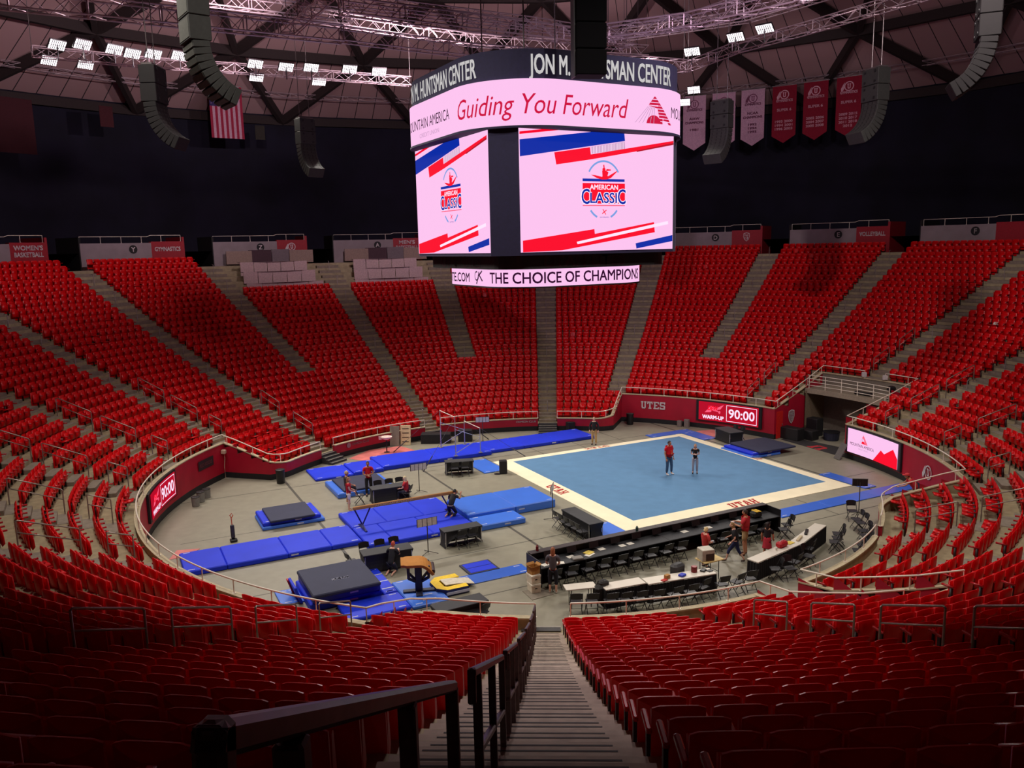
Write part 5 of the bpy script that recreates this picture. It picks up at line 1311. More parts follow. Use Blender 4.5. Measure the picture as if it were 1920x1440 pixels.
for i, u in enumerate((-10.6, -9.95, -9.35)): chair(u, -3.95, D(180), 'black folding chair, %s from the left behind the table where someone kneels' % ORD[i])
for i, u in enumerate((-6.55, -6.05)): chair(u, -4.15, D(0), 'black folding chair, %s of two in front of the table right of the beam mats' % ('left', 'right')[i])
for i, u in enumerate((-2.55, -2.0)): chair(u, 6.0-.13*i, D(-16), 'black folding chair, %s of two before the table left of the exercise floor' % ('left', 'right')[i])
for i, v in enumerate((-4.1, -4.6, -5.1, -5.6, -6.05)): chair(-1.78, v, D(-90), 'black folding chair, %s from the back in the row facing the exercise floor corner' % ORD[i])
for i, v in enumerate((4.9, 4.25)): chair(16.3, v, D(90), 'grey topped folding chair, %s of two behind the far right table' % ('left', 'right')[i])
chair(-8.75, -11.05, D(20), 'black folding chair at the right end of the table close behind the near rail')
# judges' long table with monitors along a dark upright edge
jm = M('judges table black', (24, 22, 26), .5); jt = M('judges table top edge', (60, 50, 54), .55); jd = M('judges desk charcoal', (52, 52, 56), .7)
r = thing('judges_table', 'long black judges table with a raised ledge facing the exercise floor', 'table', tuple(uv(-.0, -8.9)), A_)
def fl_box(root, nm, u0, u1, v0, v1, z0, z1, m, b=.01):
    cu, cv = root['_uv']; q = MB(); q.cushion(((u0+u1)/2-cu, (v0+v1)/2-cv, (z0+z1)/2), (u1-u0, v1-v0, z1-z0), b); return q.obj(nm, m, root)
r['_uv'] = (0.0, -8.9)
u0, u1 = -5.6, 6.15; n = 6
for i in range(n):
    a, c = u0+(u1-u0)*i/n, u0+(u1-u0)*(i+1)/n
    fl_box(r, 'front_panel', a, c-.01, -8.45, -8.38, 0, 1.02, jm); fl_box(r, 'ledge', a, c-.005, -8.66, -8.34, 1.02, 1.06, jt); fl_box(r, 'desk_top', a, c-.005, -9.42, -8.46, .70, .74, jd)
for i in range(n+1):
    a = u0+(u1-u0)*i/n; a = min(max(a, u0+.03), u1-.03); fl_box(r, 'leg_panel', a-.025, a+.025, -9.40, -8.46, 0, .70, jm)
fl_box(r, 'end_panel', u0-.04, u0, -9.42, -8.34, 0, 1.02, jm); fl_box(r, 'end_panel', u1, u1+.04, -9.42, -8.34, 0, 1.02, jm)
mon_b = M('monitor black', (20, 20, 24), .4)
def monitor(u, v, z, rz, label, w=.42):
    m = thing('monitor', label, 'monitor', tuple(uv(u, v, z)), A_+rz, 'monitors on the judges table')
    b = MB(); b.cushion((0, 0, .22), (w, .04, .27), .01, rot=Matrix.Rotation(R_(-12), 3, 'X')); b.obj('display', mon_b, m)
    b = MB(); b.tube((0, .02, 0), (0, .02, .12), .02); b.cushion((0, .02, .008), (.22, .16, .016), .005); b.obj('stand', mon_b, m)
for i in range(11): monitor(-4.9+1.0*i, -8.75, .74, D(0), 'black monitor, %s from the left on the long judges table' % ORD[i])
for i in range(15):
    u = -5.2+.72*i
    if abs(u-1.0) < .3 or i in (): continue
    chair(u, -9.72, D(0+random.uniform(-8, 8)), 'black folding chair, %s from the left along the judges table' % ORD[i])
def small(nm, label, u, v, z, d, m, rz=0.0, cat='box', group=None, b=.01):
    q = MB(); q.cushion((0, 0, d[2]/2), d, b); o = q.obj(nm, m); o.location = uv(u, v, z); o.rotation_euler = (0, 0, A_+rz); return tag(o, label, cat, group)
paper_m = M('paper white', (224, 218, 206), .9); pad_y = M('yellow pad', (226, 200, 96), .9)
for i, (u, v, w, rr) in enumerate(((-5.25, -9.15, .34, 12), (-4.75, -9.25, .42, -20), (-4.05, -8.95, .3, 4), (-3.3, -9.1, .42, 25), (-2.6, -8.85, .28, 0), (-1.7, -8.95, .26, 2), (-1.3, -8.92, .26, 2), (1.4, -8.9, .3, 5), (2.55, -9.0, .3, -4), (4.2, -9.0, .24, 8))):
    small('paper_sheet', 'white paper, %s from the left on the judges desk' % ORD[i], u, v, .74, (w, .24, .008), paper_m, D(rr), 'paper', 'papers on the judges desk', .002)
small('notepad', 'yellow folder on the judges desk right of the standing woman', -3.25, -8.95, .74, (.36, .30, .03), pad_y, D(20), 'folder')
small('desk_device', 'grey rounded device on the judges desk right of the standing woman', -3.95, -9.28, .74, (.42, .30, .09), M('device grey', (128, 122, 116), .5), D(-10), 'device', None, .04)
b = MB(); b.lathe([(.05, 0), (.055, .02), (.055, .17), (.03, .20), (.028, .23)], n=12); o = b.obj('drink_bottle', M('bottle red', (120, 28, 34), .35)); o.location = uv(-5.25, -8.5, 1.06); tag(o, 'dark red drink bottle on the left end of the judges ledge', 'bottle')
b = MB(); b.lathe([(.05, 0), (.055, .02), (.055, .15), (.03, .18), (.028, .21)], n=12); o = b.obj('drink_bottle', M('bottle green', (40, 70, 66), .35)); o.location = uv(-.75, -8.6, 1.06); tag(o, 'dark green drink bottle on the middle of the judges ledge', 'bottle')
bk = thing('backpack', 'black and yellow bag on the right end of the judges table', 'bag', tuple(uv(5.15, -9.0, .74)), A_)
b = MB(); b.cushion((0, 0, .14), (.50, .34, .28), .09); b.obj('bag_body', M('bag black', (34, 32, 30), .7), bk)
b = MB(); b.cushion((-.05, 0, .285), (.12, .36, .02), .008); b.cushion((.1, 0, .285), (.10, .36, .02), .008); b.obj('bag_stripe', M('bag yellow', (222, 176, 40), .7), bk)
# white topped tables with black skirts, near side
wt = M('white table top', (226, 218, 204), .5, noise=(2, .03)); skirt_m = M('black pleated skirt', (20, 18, 22), .9)
def white_table(c, ang, L, W, label, skirt=True, H=.74, top=None, group='white topped tables'):
    r = thing('folding_table', label, 'table', tuple(uv(c[0], c[1])), A_+ang, group)
    b = MB(); b.cushion((0, 0, H-.02), (L, W, .045), .015); b.obj('table_top', top or wt, r)
    for s in (-1, 1):
        b = MB(); b.path([(s*(L/2-.2), -W/2+.08, 0), (s*(L/2-.2), -W/2+.08, H-.05), (s*(L/2-.2), W/2-.08, H-.05), (s*(L/2-.2), W/2-.08, 0)], .016, 6); b.tube((s*(L/2-.2), -W/2+.08, .3), (s*(L/2-.2), W/2-.08, .3), .012); b.obj('leg', fold_m, r)
    if skirt:
        b = MB(); rows = []
        per = [(-L/2, W/2-.02), (-L/2, -W/2), (L/2, -W/2), (L/2, W/2-.02)]; pts = []
        for (x0, y0), (x1, y1) in zip(per[:-1], per[1:]):
            n = max(4, int(math.hypot(x1-x0, y1-y0)/.06))
            for i in range(n): t = i/n; pts.append((x0+(x1-x0)*t, y0+(y1-y0)*t, i))
        rows = [[Vector((x*(1+.012*((i % 2)*2-1))*(1+.02*q), y*(1+.03*((i % 2)*2-1))*(1+.03*q), z)) for x, y, i in pts] for q, z in ((0, H-.045), (.5, .35), (1, .04))]
        b.shell(rows, .008); b.obj('table_skirt', skirt_m, r)
    return r
white_table((-5.15, -11.42), R_(-16), 1.1, .5, 'small white topped table nearest the near stairs', False)
white_table((-3.75, -11.98), R_(-7), 1.55, .55, 'white table with a black skirt, a dark bag at its left end')
white_table((-1.62, -12.42), R_(-9), 2.7, .55, 'white table with a black skirt holding a red tin and a blue item')
white_table((.30, -11.75), R_(0), .9, .62, 'square beige card table with a grey machine on it', False, .78, M('beige table top', (214, 186, 122), .6))
white_table((2.95, -12.33), R_(12), 2.75, .5, 'long white table with a black skirt holding a red bag')
white_table((5.55, -11.55), R_(23), 2.75, .5, 'long white table with a black skirt nearest the right rail, papers on it')
mc_ = thing('voting_machine', 'grey box shaped machine with a dark slot on the beige card table', 'machine', tuple(uv(.12, -11.75, .78)), A_+R_(-12))
b = MB(); b.cushion((0, 0, .22), (.50, .46, .44), .02); b.obj('machine_case', M('machine pale grey', (196, 188, 172), .5), mc_)
b = MB(); b.box((.06, -.232, .16), (.34, .012, .26)); b.obj('front_slot', M('machine dark brown', (70, 50, 44), .6), mc_)
b = MB(); b.lathe([(.11, 0), (.11, .20), (.095, .21)], n=16); o = b.obj('snack_tin', M('tin dark red', (120, 30, 34), .35, metal=.3)); o.location = uv(-.95, -12.40, .745); tag(o, 'round dark red tin on the white table', 'tin')
small('blue_pouch', 'small bright blue pouch on the white table', -1.55, -12.48, .745, (.26, .2, .07), M('pouch blue', (36, 52, 190), .6), D(20), 'pouch', None, .02)
small('carton', 'small tan carton on the white table', -2.15, -12.40, .745, (.20, .15, .14), M('carton tan', (186, 136, 76), .8), D(15), 'box')
small('red_packet', 'flat red packet left of the tan carton on the white table', -2.35, -12.5, .745, (.22, .16, .03), M('packet red', (196, 50, 48), .7), D(10), 'packet')
bk = thing('roller_bag', 'dark grey rolling case leaning behind the white table', 'bag', tuple(uv(-1.35, -11.95)), A_+R_(10))
b = MB(); b.cushion((0, 0, .52), (.56, .34, .95), .08); b.obj('case_body', M('case charcoal', (58, 58, 60), .6), bk)
b = MB(); b.path([(-.12, .14, .98), (-.12, .14, 1.1), (.12, .14, 1.1), (.12, .14, .98)], .012, 6); b.obj('pull_handle', fold_m, bk)
small('telephone', 'small black gadget on the right end of the white table', -.62, -12.5, .745, (.24, .18, .06), mon_b, D(30), 'gadget', None, .02)
small('cable_coil', 'flat dark coil at the right corner of the white table', -.42, -12.62, .745, (.2, .16, .03), mon_b, D(5), 'cable', None, .014)
bk = thing('duffel_bag', 'red duffel bag on the long white table', 'bag', tuple(uv(3.55, -12.12, .745)), A_+R_(12))
b = MB(); b.cushion((0, 0, .11), (.52, .26, .22), .08); b.obj('bag_body', M('duffel red', (186, 22, 36), .6), bk)
b = MB(); b.path([(-.15, 0, .2), (-.1, 0, .27), (.1, 0, .27), (.15, 0, .2)], .014, 6); b.obj('bag_handle', M('duffel handle', (226, 210, 206), .7), bk)
b = MB(); b.lathe([(.04, 0), (.045, .10), (.02, .12)], n=10); o = b.obj('paper_cup', paper_m); o.location = uv(3.1, -12.3, .745); tag(o, 'white cup left of the red duffel bag', 'cup')
small('paper_roll', 'pale rolled paper on the far long white table', 4.75, -11.85, .745, (.60, .12, .07), M('roll beige', (206, 190, 158), .8), D(30), 'paper', None, .03)
small('tripod_bag', 'black tripod lying on the far long white table', 5.55, -11.45, .745, (.62, .12, .06), mon_b, D(38), 'tripod', None, .02)
small('envelope', 'beige envelope right of the red duffel bag', 4.1, -11.98, .745, (.34, .26, .02), pad_y, D(12), 'paper', None, .004)
bk = thing('shoulder_bag', 'black lumpy bag hanging at the left end of the skirted white table', 'bag', tuple(uv(-4.55, -11.78, 0)), A_)
b = MB(); b.cushion((0, 0, .48), (.50, .34, .62), .14); b.cushion((.15, .05, .80), (.36, .3, .2), .09); b.obj('bag_body', M('bag black', (34, 32, 30), .7), bk)
b = MB(); b.path([(-.15, 0, .8), (-.08, -.02, .95), (.1, -.02, .95), (.16, 0, .8)], .015, 6); b.obj('bag_strap', fold_m, bk)
# boxes by the judges table
bx = thing('file_box', 'white file box on the floor at the left end of the judges table', 'box', tuple(uv(-5.97, -9.55, .02)), A_+R_(-6), 'boxes by the judges table')
b = MB(); b.cushion((0, 0, .15), (.36, .44, .30), .01); b.obj('box_body', M('file box white', (222, 212, 190), .8), bx); b = MB(); b.cushion((0, 0, .29), (.385, .465, .08), .01); b.obj('box_lid', M('file box lid', (230, 222, 204), .8), bx)
b = MB(); b.box((0, -.222, .17), (.09, .006, .04)); b.obj('hand_hole', M('hole dark', (60, 52, 44), .9), bx)
bx2 = dup(bx, uv(-5.97, -9.53, .352), A_+R_(-2), 'white file box on top of the other, under the open carton')
ob = thing('open_carton', 'open brown carton on top of the white file boxes', 'box', tuple(uv(-5.95, -9.50, .685)), A_+R_(8))
cb = M('cardboard brown', (178, 128, 66), .85); b = MB()
for x, y, w, d in ((0, -.15, .34, .012), (0, .15, .34, .012), (-.17, 0, .012, .30), (.17, 0, .012, .30)): b.box((x, y, .14), (w, d, .28))
b.box((0, 0, .006), (.34, .30, .012)); b.obj('carton_body', cb, ob)
for x, y, w, d, ax, an in ((0, -.20, .34, .1, 'X', 35), (0, .20, .34, .1, 'X', -35), (-.22, 0, .1, .3, 'Y', -35), (.22, 0, .1, .3, 'Y', 35)):
    q = MB(); q.box((x, y, .31), (w, d, .01), rot=Matrix.Rotation(R_(an)*-1, 3, ax)); q.obj('carton_flap', cb, ob)
# loose folding chairs at the near right
for i, (u, v) in enumerate(((-5.6, -11.9), (-5.12, -12.15), (-4.55, -12.45), (-4.1, -12.62), (-3.6, -12.8), (-3.05, -13.0), (-2.35, -13.1), (-1.75, -13.2))):
    chair(u, v, D(-22+3*i+random.uniform(-5, 5)), 'black folding chair, %s from the near stairs in the row along the near rail' % ORD[i])
for i, (u, v, rr) in enumerate(((-1.1, -13.05, 10), (-.35, -13.2, -10), (.25, -13.3, 8), (.85, -13.3, -15))): chair(u, v, D(rr), 'black folding chair, %s after the rail bend below the white tables' % ORD[i])
for i, (u, v, rr) in enumerate(((5.7, -10.1, 60), (6.25, -9.75, 70))): chair(u, v, D(rr), 'black folding chair, %s of two at the right end of the judges table' % ('nearer', 'farther')[i])
chair(10.05, -9.85, D(150), 'single black folding chair beside the right score display stand')
for i, (u, v) in enumerate(((9.3, -10.75), (9.1, -11.15))): chair(u, v, D(60), 'black folding chair, %s of two beside the right rail end' % ('farther', 'nearer')[i])
for i, (u, v, rr) in enumerate(((7.2, -11.6, 50), (6.8, -11.95, 55), (6.35, -12.2, 45))): chair(u, v, D(rr), 'black folding chair, %s of three past the end of the far white table' % ORD[i])
for i, (u, v, rr) in enumerate(((4.9, -12.2, 30), (4.3, -12.75, 200), (3.4, -12.95, 20), (2.8, -13.3, 170), (2.3, -13.1, 60))): chair(u, v, D(rr), 'black folding chair, %s from the right behind the skirts of the long white tables' % ORD[i])
for i, (u, v, rr) in enumerate(((8.4, -11.9, 60), (8.0, -12.3, 62), (7.5, -12.7, 58), (7.0, -13.0, 55), (6.4, -13.3, 50))): chair(u, v, D(rr), 'black folding chair, %s from the back in the line along the curved right rail' % ORD[i])
# score flip stands
flip_m = M('score stand steel', (78, 74, 72), .45, metal=.3); card_m = M('score card pale', (208, 202, 194), .7)
def flip_stand(u, v, rz, label, H=1.5, n=4, dark=False):
    r = thing('score_stand', label, 'score stand', tuple(uv(u, v)), A_+rz, 'score flip stands')
    b = MB(); b.tube((0, 0, .05), (0, 0, H), .022, 8); b.obj('pole', flip_m, r)
    for i in range(3):
        a = R_(120*i+90); b = MB(); b.tube((0, 0, .10), (.42*math.cos(a), .42*math.sin(a), .012), .014, 6); b.obj('foot', flip_m, r)
    b = MB(); b.box((0, .015, H), (.215*n+.03, .02, .34)); b.tube((-.108*n-.02, 0, H+.17), (.108*n+.02, 0, H+.17), .012); b.obj('back_plate', flip_m, r)
    for i in range(n):
        c = MB(); c.cushion(((i-(n-1)/2)*.215, -.005, H), (.19, .014, .32), .004); c.obj('score_card', fold_m if dark else card_m, r)
flip_stand(-5.3, 4.2, D(0), 'score stand with pale cards behind the beam table', 1.35)
flip_stand(-8.0, -4.1, D(0), 'score stand with pale cards left of the table with two chairs', 1.35)
flip_stand(-1.5, -3.05, D(52), 'score stand seen edge on behind the row of chairs', 1.5)
flip_stand(2.1, 12.4, D(-20), 'score stand with pale cards behind the uneven bars', 1.5, 4)
flip_stand(11.0, -9.4, D(-35), 'score stand with a dark board at the right end', 1.5, 3, True)
# speaker, bins, drums, chalk stand, boards, vacuum
sp = thing('floor_speaker', 'black loudspeaker standing at the left corner of the exercise floor', 'speaker', tuple(uv(.0, 5.15)), A_+R_(-20))
b = MB(); b.cushion((0, 0, .38), (.42, .36, .76), .03); b.obj('cabinet', M('speaker black', (20, 18, 24), .6), sp); b = MB(); b.box((0, -.182, .40), (.36, .008, .62)); b.obj('grille', mon_b, sp); b = MB(); b.lathe([(.2, 0), (.2, .02)], (-.32, -.05, 0), 14); b.obj('base_disc', fold_m, sp)
def bin_(x, y, label, r0=.24, h=.78, m=None, nm='trash_can'):
    r = thing(nm, label, 'bin', (x, y, 0), 0); b = MB(); b.lathe([(r0*.86, 0), (r0*.9, .03), (r0, h*.94), (r0*.98, h*.94)], n=18); b.obj('bin_body', m or mon_b, r)
    b = MB(); b.lathe([(r0*1.05, h*.93), (r0*1.05, h*.98), (r0*.8, h)], n=18); b.obj('bin_rim', fold_m, r); return r
bin_(-14.55, 3.0, 'black trash can at the left wall corner'); bin_(5.75, 16.7, 'black trash can below the rail bend right of the centre stairs', .26, .8)
for i, a in enumerate((-88.5, -90.8, -93.0)):
    p = pol(17.6, a); bin_(p.x, p.y, 'grey tub, %s from the right by the far left wall screen' % ORD[i], .2, .5+.06*(i == 1), M('tub grey', (120, 118, 112), .6), 'storage_tub')
st = thing('chalk_stand', 'pale round chalk bowl on a stand by the pink carpet', 'chalk stand', tuple(uv(-4.1, 13.2)), 0)
b = MB(); b.lathe([(.30, 0), (.05, .03), (.035, .06), (.035, .82)], n=14); b.obj('stand', fold_m, st); b = MB(); b.lathe([(.10, .80), (.34, .92), (.37, 1.0), (.30, .99)], n=18); b.obj('bowl', M('bowl cream', (226, 206, 196), .6), st); b = MB(); b.box((-.36, -.05, .92), (.2, .04, .22)); b.obj('towel', M('towel pink', (222, 186, 180), .9), st)
r = thing('ramp_board', 'tall grey panel leaning on the low wall left of the bars', 'panel', tuple(uv(-3.1, 14.6)), A_+R_(-28))
b = MB(); b.cushion((0, .05, .62), (.62, .08, 1.28), .02, rot=Matrix.Rotation(R_(-14), 3, 'X')); b.obj('panel', M('panel grey', (132, 126, 112), .7), r)
r = thing('ladder_board', 'beige panel with four slots leaning on the low wall left of the bars', 'panel', tuple(uv(-2.42, 14.45)), A_+R_(-28))
rm = Matrix.Rotation(R_(-14), 3, 'X'); b = MB(); b.cushion((0, .05, .62), (.66, .08, 1.28), .02, rot=rm); b.obj('panel', M('panel beige', (214, 192, 150), .7), r)
b = MB()
for i in range(4): b.box(Vector((0, .05, .62))+rm @ Vector((0, -.045, -.42+.28*i)), (.42, .012, .05), rot=rm)
b.obj('slot', M('hole dark', (60, 52, 44), .9), r)
r = thing('upright_vacuum', 'upright floor cleaner with an orange handle standing on the grey floor', 'vacuum cleaner', tuple(uv(-14.9, 1.6)), A_)
b = MB(); b.cushion((0, -.10, .06), (.30, .30, .12), .03); b.obj('base', mon_b, r); b = MB(); b.cushion((0, .02, .42), (.17, .15, .60), .05, rot=Matrix.Rotation(R_(-8), 3, 'X')); b.obj('body', M('cleaner grey', (52, 48, 58), .5), r)
b = MB(); b.path([(0, .06, .70), (0, .12, 1.0), (-.05, .14, 1.12), (.03, .15, 1.20), (.08, .14, 1.10), (0, .12, 1.0)], .022, 6); b.obj('handle', M('handle orange', (206, 84, 50), .5), r)
# things around the far bars and the tunnel mouth
for i, (u, v, w, d, h) in enumerate(((-.5, 14.0, 1.9, .8, .62), (1.3, 13.4, .9, .6, .75))): small('equipment_case', 'black equipment case %s behind the uneven bars' % ('low and long', 'tall')[i], u, v, 0, (w, d, h), M('case black', (26, 25, 28), .6), D(-28), 'case')
small('equipment_case', 'small black case at the right foot of the far centre stairs', 8.6, 12.3, 0, (.5, .4, .62), M('case black', (26, 25, 28), .6));
for i, (ph, rr, w, h) in enumerate(((52.6, 19.5, 1.3, .75), (54.2, 20.3, 1.2, .6), (53.4, 21.4, .8, 1.15))):
    p = pol(rr, ph); q = MB(); q.cushion((0, 0, h/2), (w, .7, h), .03); o = q.obj('road_case', M('case black', (26, 25, 28), .6)); o.location = p; o.rotation_euler = (0, 0, R_(-ph)); tag(o, 'black road case, %s from the front in the tunnel mouth' % ORD[i], 'case', 'road cases')
p = pol(21.2, 57.2); bin_(p.x, p.y, 'wide dark blue tub in the tunnel mouth', .5, .55, M('tub navy', (34, 36, 56), .5), 'storage_tub')
p = pol(19.3, 66.0); q = thing('trash_box', 'grey box bin with a red emblem at the right of the tunnel mouth', 'bin', tuple(p), R_(-66))
b = MB(); b.cushion((0, 0, .45), (.55, .5, .9), .03); b.obj('bin_body', M('bin beige grey', (138, 128, 108), .7), q); b = MB(); b.lathe([(.13, .9), (.13, 1.08), (.15, 1.1)], n=12); b.obj('bin_top', fold_m, q)
t = MB(); f = plane_fn((0, -.252, .5), (1, 0, 0), (0, 0, 1)); vs, fs = slab_geo('U', .3); put(t, (vs, fs), f, 0, -.15, .004, 0, True); t.obj('emblem', MATS['packet red'], q)
p = pol(18.1, 67.8); q = thing('sloped_board', 'grey sloped panel against the wall left of the pink screen', 'panel', tuple(p), R_(-75)); b = MB(); b.cushion((0, 0, .45), (.55, .06, 1.0), .01, rot=Matrix.Rotation(R_(-28), 3, 'X')); b.obj('panel', M('ramp grey', (96, 92, 90), .7), q)
for i, (px, py, w, h) in enumerate(((9.05, 15.85, .30, .42), (9.5, 15.6, .34, .55))):
    q = MB(); q.cushion((0, 0, h/2), (w, .25, h), .02); o = q.obj('floor_box', M('box warm grey', (120, 108, 104), .6)); o.location = (px, py, 0); o.rotation_euler = (0, 0, R_(-31)); tag(o, '%s grey box on the floor at the crimson wall under UTES' % ('smaller', 'taller')[i], 'box')
# red door and dark hatch in the walls
def door(nm, label, P, tdir, nrm, w, h, m, knob=True):
    d = thing(nm, label, 'door', tuple(P)); f = plane_fn(P, tdir, (0, 0, 1)); b = MB()
    vs = [P+tdir*x+nrm*l+Vector((0, 0, z)) for l in (.005, .05) for x, z in ((-w/2, .02), (w/2, .02), (w/2, h), (-w/2, h))]
    b.add(vs, [(4, 5, 6, 7), (0, 1, 5, 4), (1, 2, 6, 5), (2, 3, 7, 6), (3, 0, 4, 7)]); b.obj('leaf', m, d, world=True)
    b = MB(); c = P+tdir*(w*.38)+nrm*.07+Vector((0, 0, h*.5)); b.box(c, (.04, .04, .12)); b.obj('handle', MATS['steel cable'], d, world=True); return d
td = pol(1, TUN[0]); nd = Vector((math.cos(R_(TUN[0])), -math.sin(R_(TUN[0])), 0))
door('wall_door', 'bright red door in the crimson wall beside the tunnel', pol(19.05, TUN[0]), td, nd, .62, 1.75, M('door bright red', (206, 34, 30), .5))
td = -pol(1, -76.8); nd = Vector((math.cos(R_(-76.8)), -math.sin(R_(-76.8)), 0)); P = pol(17.85, -76.8)
hatch = door('wall_hatch', 'small black hatch with a red notice in the left wall corner', P+Vector((0, 0, .32)), td, nd, .75, .85, tblk)
q = MB(); f = plane_fn(P+nd*.055+Vector((0, 0, .85)), td, (0, 0, 1)); put(q, text_geo('FIRE\nHOSE', .16, bold=.006, align='CENTER'), f, 0, 0, .004); q.obj('notice', M('notice red', (176, 40, 48), .6), hatch, world=True)
f = curve_fn(18.52, -82.6, 1.05)
def plq(t): 
    for i in range(6): poly_put(t, [(-.75+.25*i, 0), (-.5+.25*i, 0), (-.5+.25*i, .52), (-.75+.25*i, .52)], f, .03, 0)
    put(t, text_geo('RED ROCKS', .26, bold=.006, align='CENTER', width=1.2), f, 0, .16, .04, 1)
board('wall_plaque', 'dark plaque with dim lettering high on the left curved wall', [plq], f, [M('plaque dark', (40, 24, 30), .6), M('plaque dim letters', (110, 52, 62), .7)], pol(18.45, -82.6, 1.05))
b = MB(); p = pol(18.4, -77.6); b.cushion((p.x, p.y, 1.55), (.26, .22, .24), .04); b.path([(p.x, p.y, 1.5), (p.x+.05, p.y-.02, 1.2), (p.x-.02, p.y, .7), (p.x, p.y, .05)], .018, 6); o = b.obj('wall_camera', M('camera beige', (190, 160, 140), .6), loc=p); tag(o, 'beige box with a hanging cable high in the left wall corner', 'camera')
# things on the tunnel platform
p = pol(22.7, 65.0, 2.92); q = MB(); q.cushion((0, 0, .02), (.5, .5, .04), .01); q.tube((0, 0, 0), (0, 0, .5), .03); q.cushion((0, 0, .62), (.45, .4, .35), .08); o = q.obj('covered_camera', mon_b); o.location = p; tag(o, 'black covered camera on the tunnel platform', 'camera')
p = pol(22.4, 60.5, 2.92); q = MB(); q.cushion((0, 0, .10), (1.2, .3, .2), .04); o = q.obj('cable_case', mon_b); o.location = p; o.rotation_euler = (0, 0, R_(-60)); tag(o, 'low black case behind the balcony rail', 'case')
for i, a in enumerate((57.9, 61.6)):
    p = pol(23.72, a, 3.95); q = MB(); q.cushion((0, 0, .0), (.28, .22, .3), .03); o = q.obj('junction_box', paint_white); o.location = p; tag(o, 'small white box on the %s rail end over the tunnel' % ('left', 'right')[i], 'box')
p = pol(30.3, 59.9, 0); k_ = 18; q = MB(); q.box((0, 0, 0), (.4, .3, .02)); o = q.obj('paper_notice', paper_m); o.location = pol(RK(18), 66.2, ZK(18)+.62); o.rotation_euler = (R_(60), 0, R_(-66)); tag(o, 'white sheet lying on a seat at the far right', 'paper')
# ================================================================ people
TMP = bpy.data.scenes.new('skin workshop')
def skin_geo(J, E, root, sub=1):
    """joints name -> (pos, radius); edges; returns (verts, faces) of the skinned, smoothed limb tree"""
    names = list(J); ix = {n: i for i, n in enumerate(names)}
    me = bpy.data.meshes.new('w'); me.from_pydata([tuple(J[n][0]) for n in names], [(ix[a], ix[b]) for a, b in E], [])
    o = bpy.data.objects.new('w', me); TMP.collection.objects.link(o)
    o.modifiers.new('s', 'SKIN')
    for n in names:
        sv = me.skin_vertices[0].data[ix[n]]; r = J[n][1]; sv.radius = (r, r); sv.use_root = (n == root)
    if sub: o.modifiers.new('b', 'SUBSURF').levels = sub
    dg = TMP.view_layers[0].depsgraph; TMP.view_layers[0].update(); dg = TMP.view_layers[0].depsgraph; dg.update()
    m2 = bpy.data.meshes.new_from_object(o.evaluated_get(dg))
    vs = [tuple(v.co) for v in m2.vertices]; fs = [tuple(p.vertices) for p in m2.polygons]
    bpy.data.objects.remove(o); bpy.data.meshes.remove(me); bpy.data.meshes.remove(m2)
    return vs, fs
def head_geo(mb, c, rx, ry, rz, rt, m_skin=0, m_eye=1, m_lip=2):
    n, k = 14, 10; rows = []
    for j in range(k+1):
        t = -PI/2+PI*j/k; rr = []
        for i in range(n):
            a = 2*PI*i/n; x, y, z = math.cos(t)*math.sin(a), math.cos(t)*math.cos(a), math.sin(t)
            w = 1.0-.22*max(0, -z)**1.2                              # narrower jaw
            p = Vector((x*rx*w, y*ry*(1-.08*max(0, -z))+(.012 if (z < -.3 and y > .4) else 0), z*rz))
            if abs(x) < .35 and y > .6 and -.45 < z < .05: p.y += .016*(1-abs(x)/.35)      # nose ridge
            rr.append(c+rt @ p)
        rows.append(rr)
    mb.grid(rows, m_skin, True)
    for s in (-1, 1):
        e = c+rt @ Vector((s*rx*.40, ry*.88, rz*.06)); mb.lathe([(.002, -.010), (.011, -.006), (.013, 0), (.011, .006), (.002, .010)], e, 6, m_eye)
        e = c+rt @ Vector((s*rx*.98, -.005, -.01)); mb.box(e, (.018, .035, .055), rot=rt, m=m_skin)
    mb.add([c+rt @ Vector(p) for p in ((-.02, ry*.86+.012, -rz*.48), (.02, ry*.86+.012, -rz*.48), (.02, ry*.86+.016, -rz*.42), (-.02, ry*.86+.016, -rz*.42))], [(0, 1, 2, 3)], m_lip)
def hand_geo(mb, w, d, up, side, curl=.6, m=0):
    """palm at the wrist w pointing along d, back of the hand up, thumb towards side"""
    d = d.normalized(); side = (side-d*side.dot(d)).normalized(); up = d.cross(side).normalized(); rt = Matrix((side, d, up)).transposed()
    mb.cushion(w+d*.05, (.080, .10, .030), .012, rot=rt, m=m)
    for i, L in enumerate((.070, .078, .072, .056)):
        b = w+d*.095+side*(.030-.020*i); k = b+(d*math.cos(curl*.5)-up*math.sin(curl*.5))*L*.5; t = k+(d*math.cos(curl*1.6)-up*math.sin(curl*1.6))*L*.5
        mb.tube(b, k, .0095, 5, m, .0085); mb.tube(k, t, .0085, 5, m, .006)
    b = w+d*.03+side*.036; k = b+(d*.6+side*.8-up*.2).normalized()*.035; mb.tube(b, k, .011, 5, m, .010); mb.tube(k, k+(d*.95+side*.2-up*.3).normalized()*.032, .010, 5, m, .007)
SKIN = {'fair': (226, 172, 150), 'tan': (196, 136, 104), 'dark': (110, 70, 52)}
eye_m = M('eye dark', (40, 28, 26), .4); lip_m = M('lip', (176, 92, 88), .6)
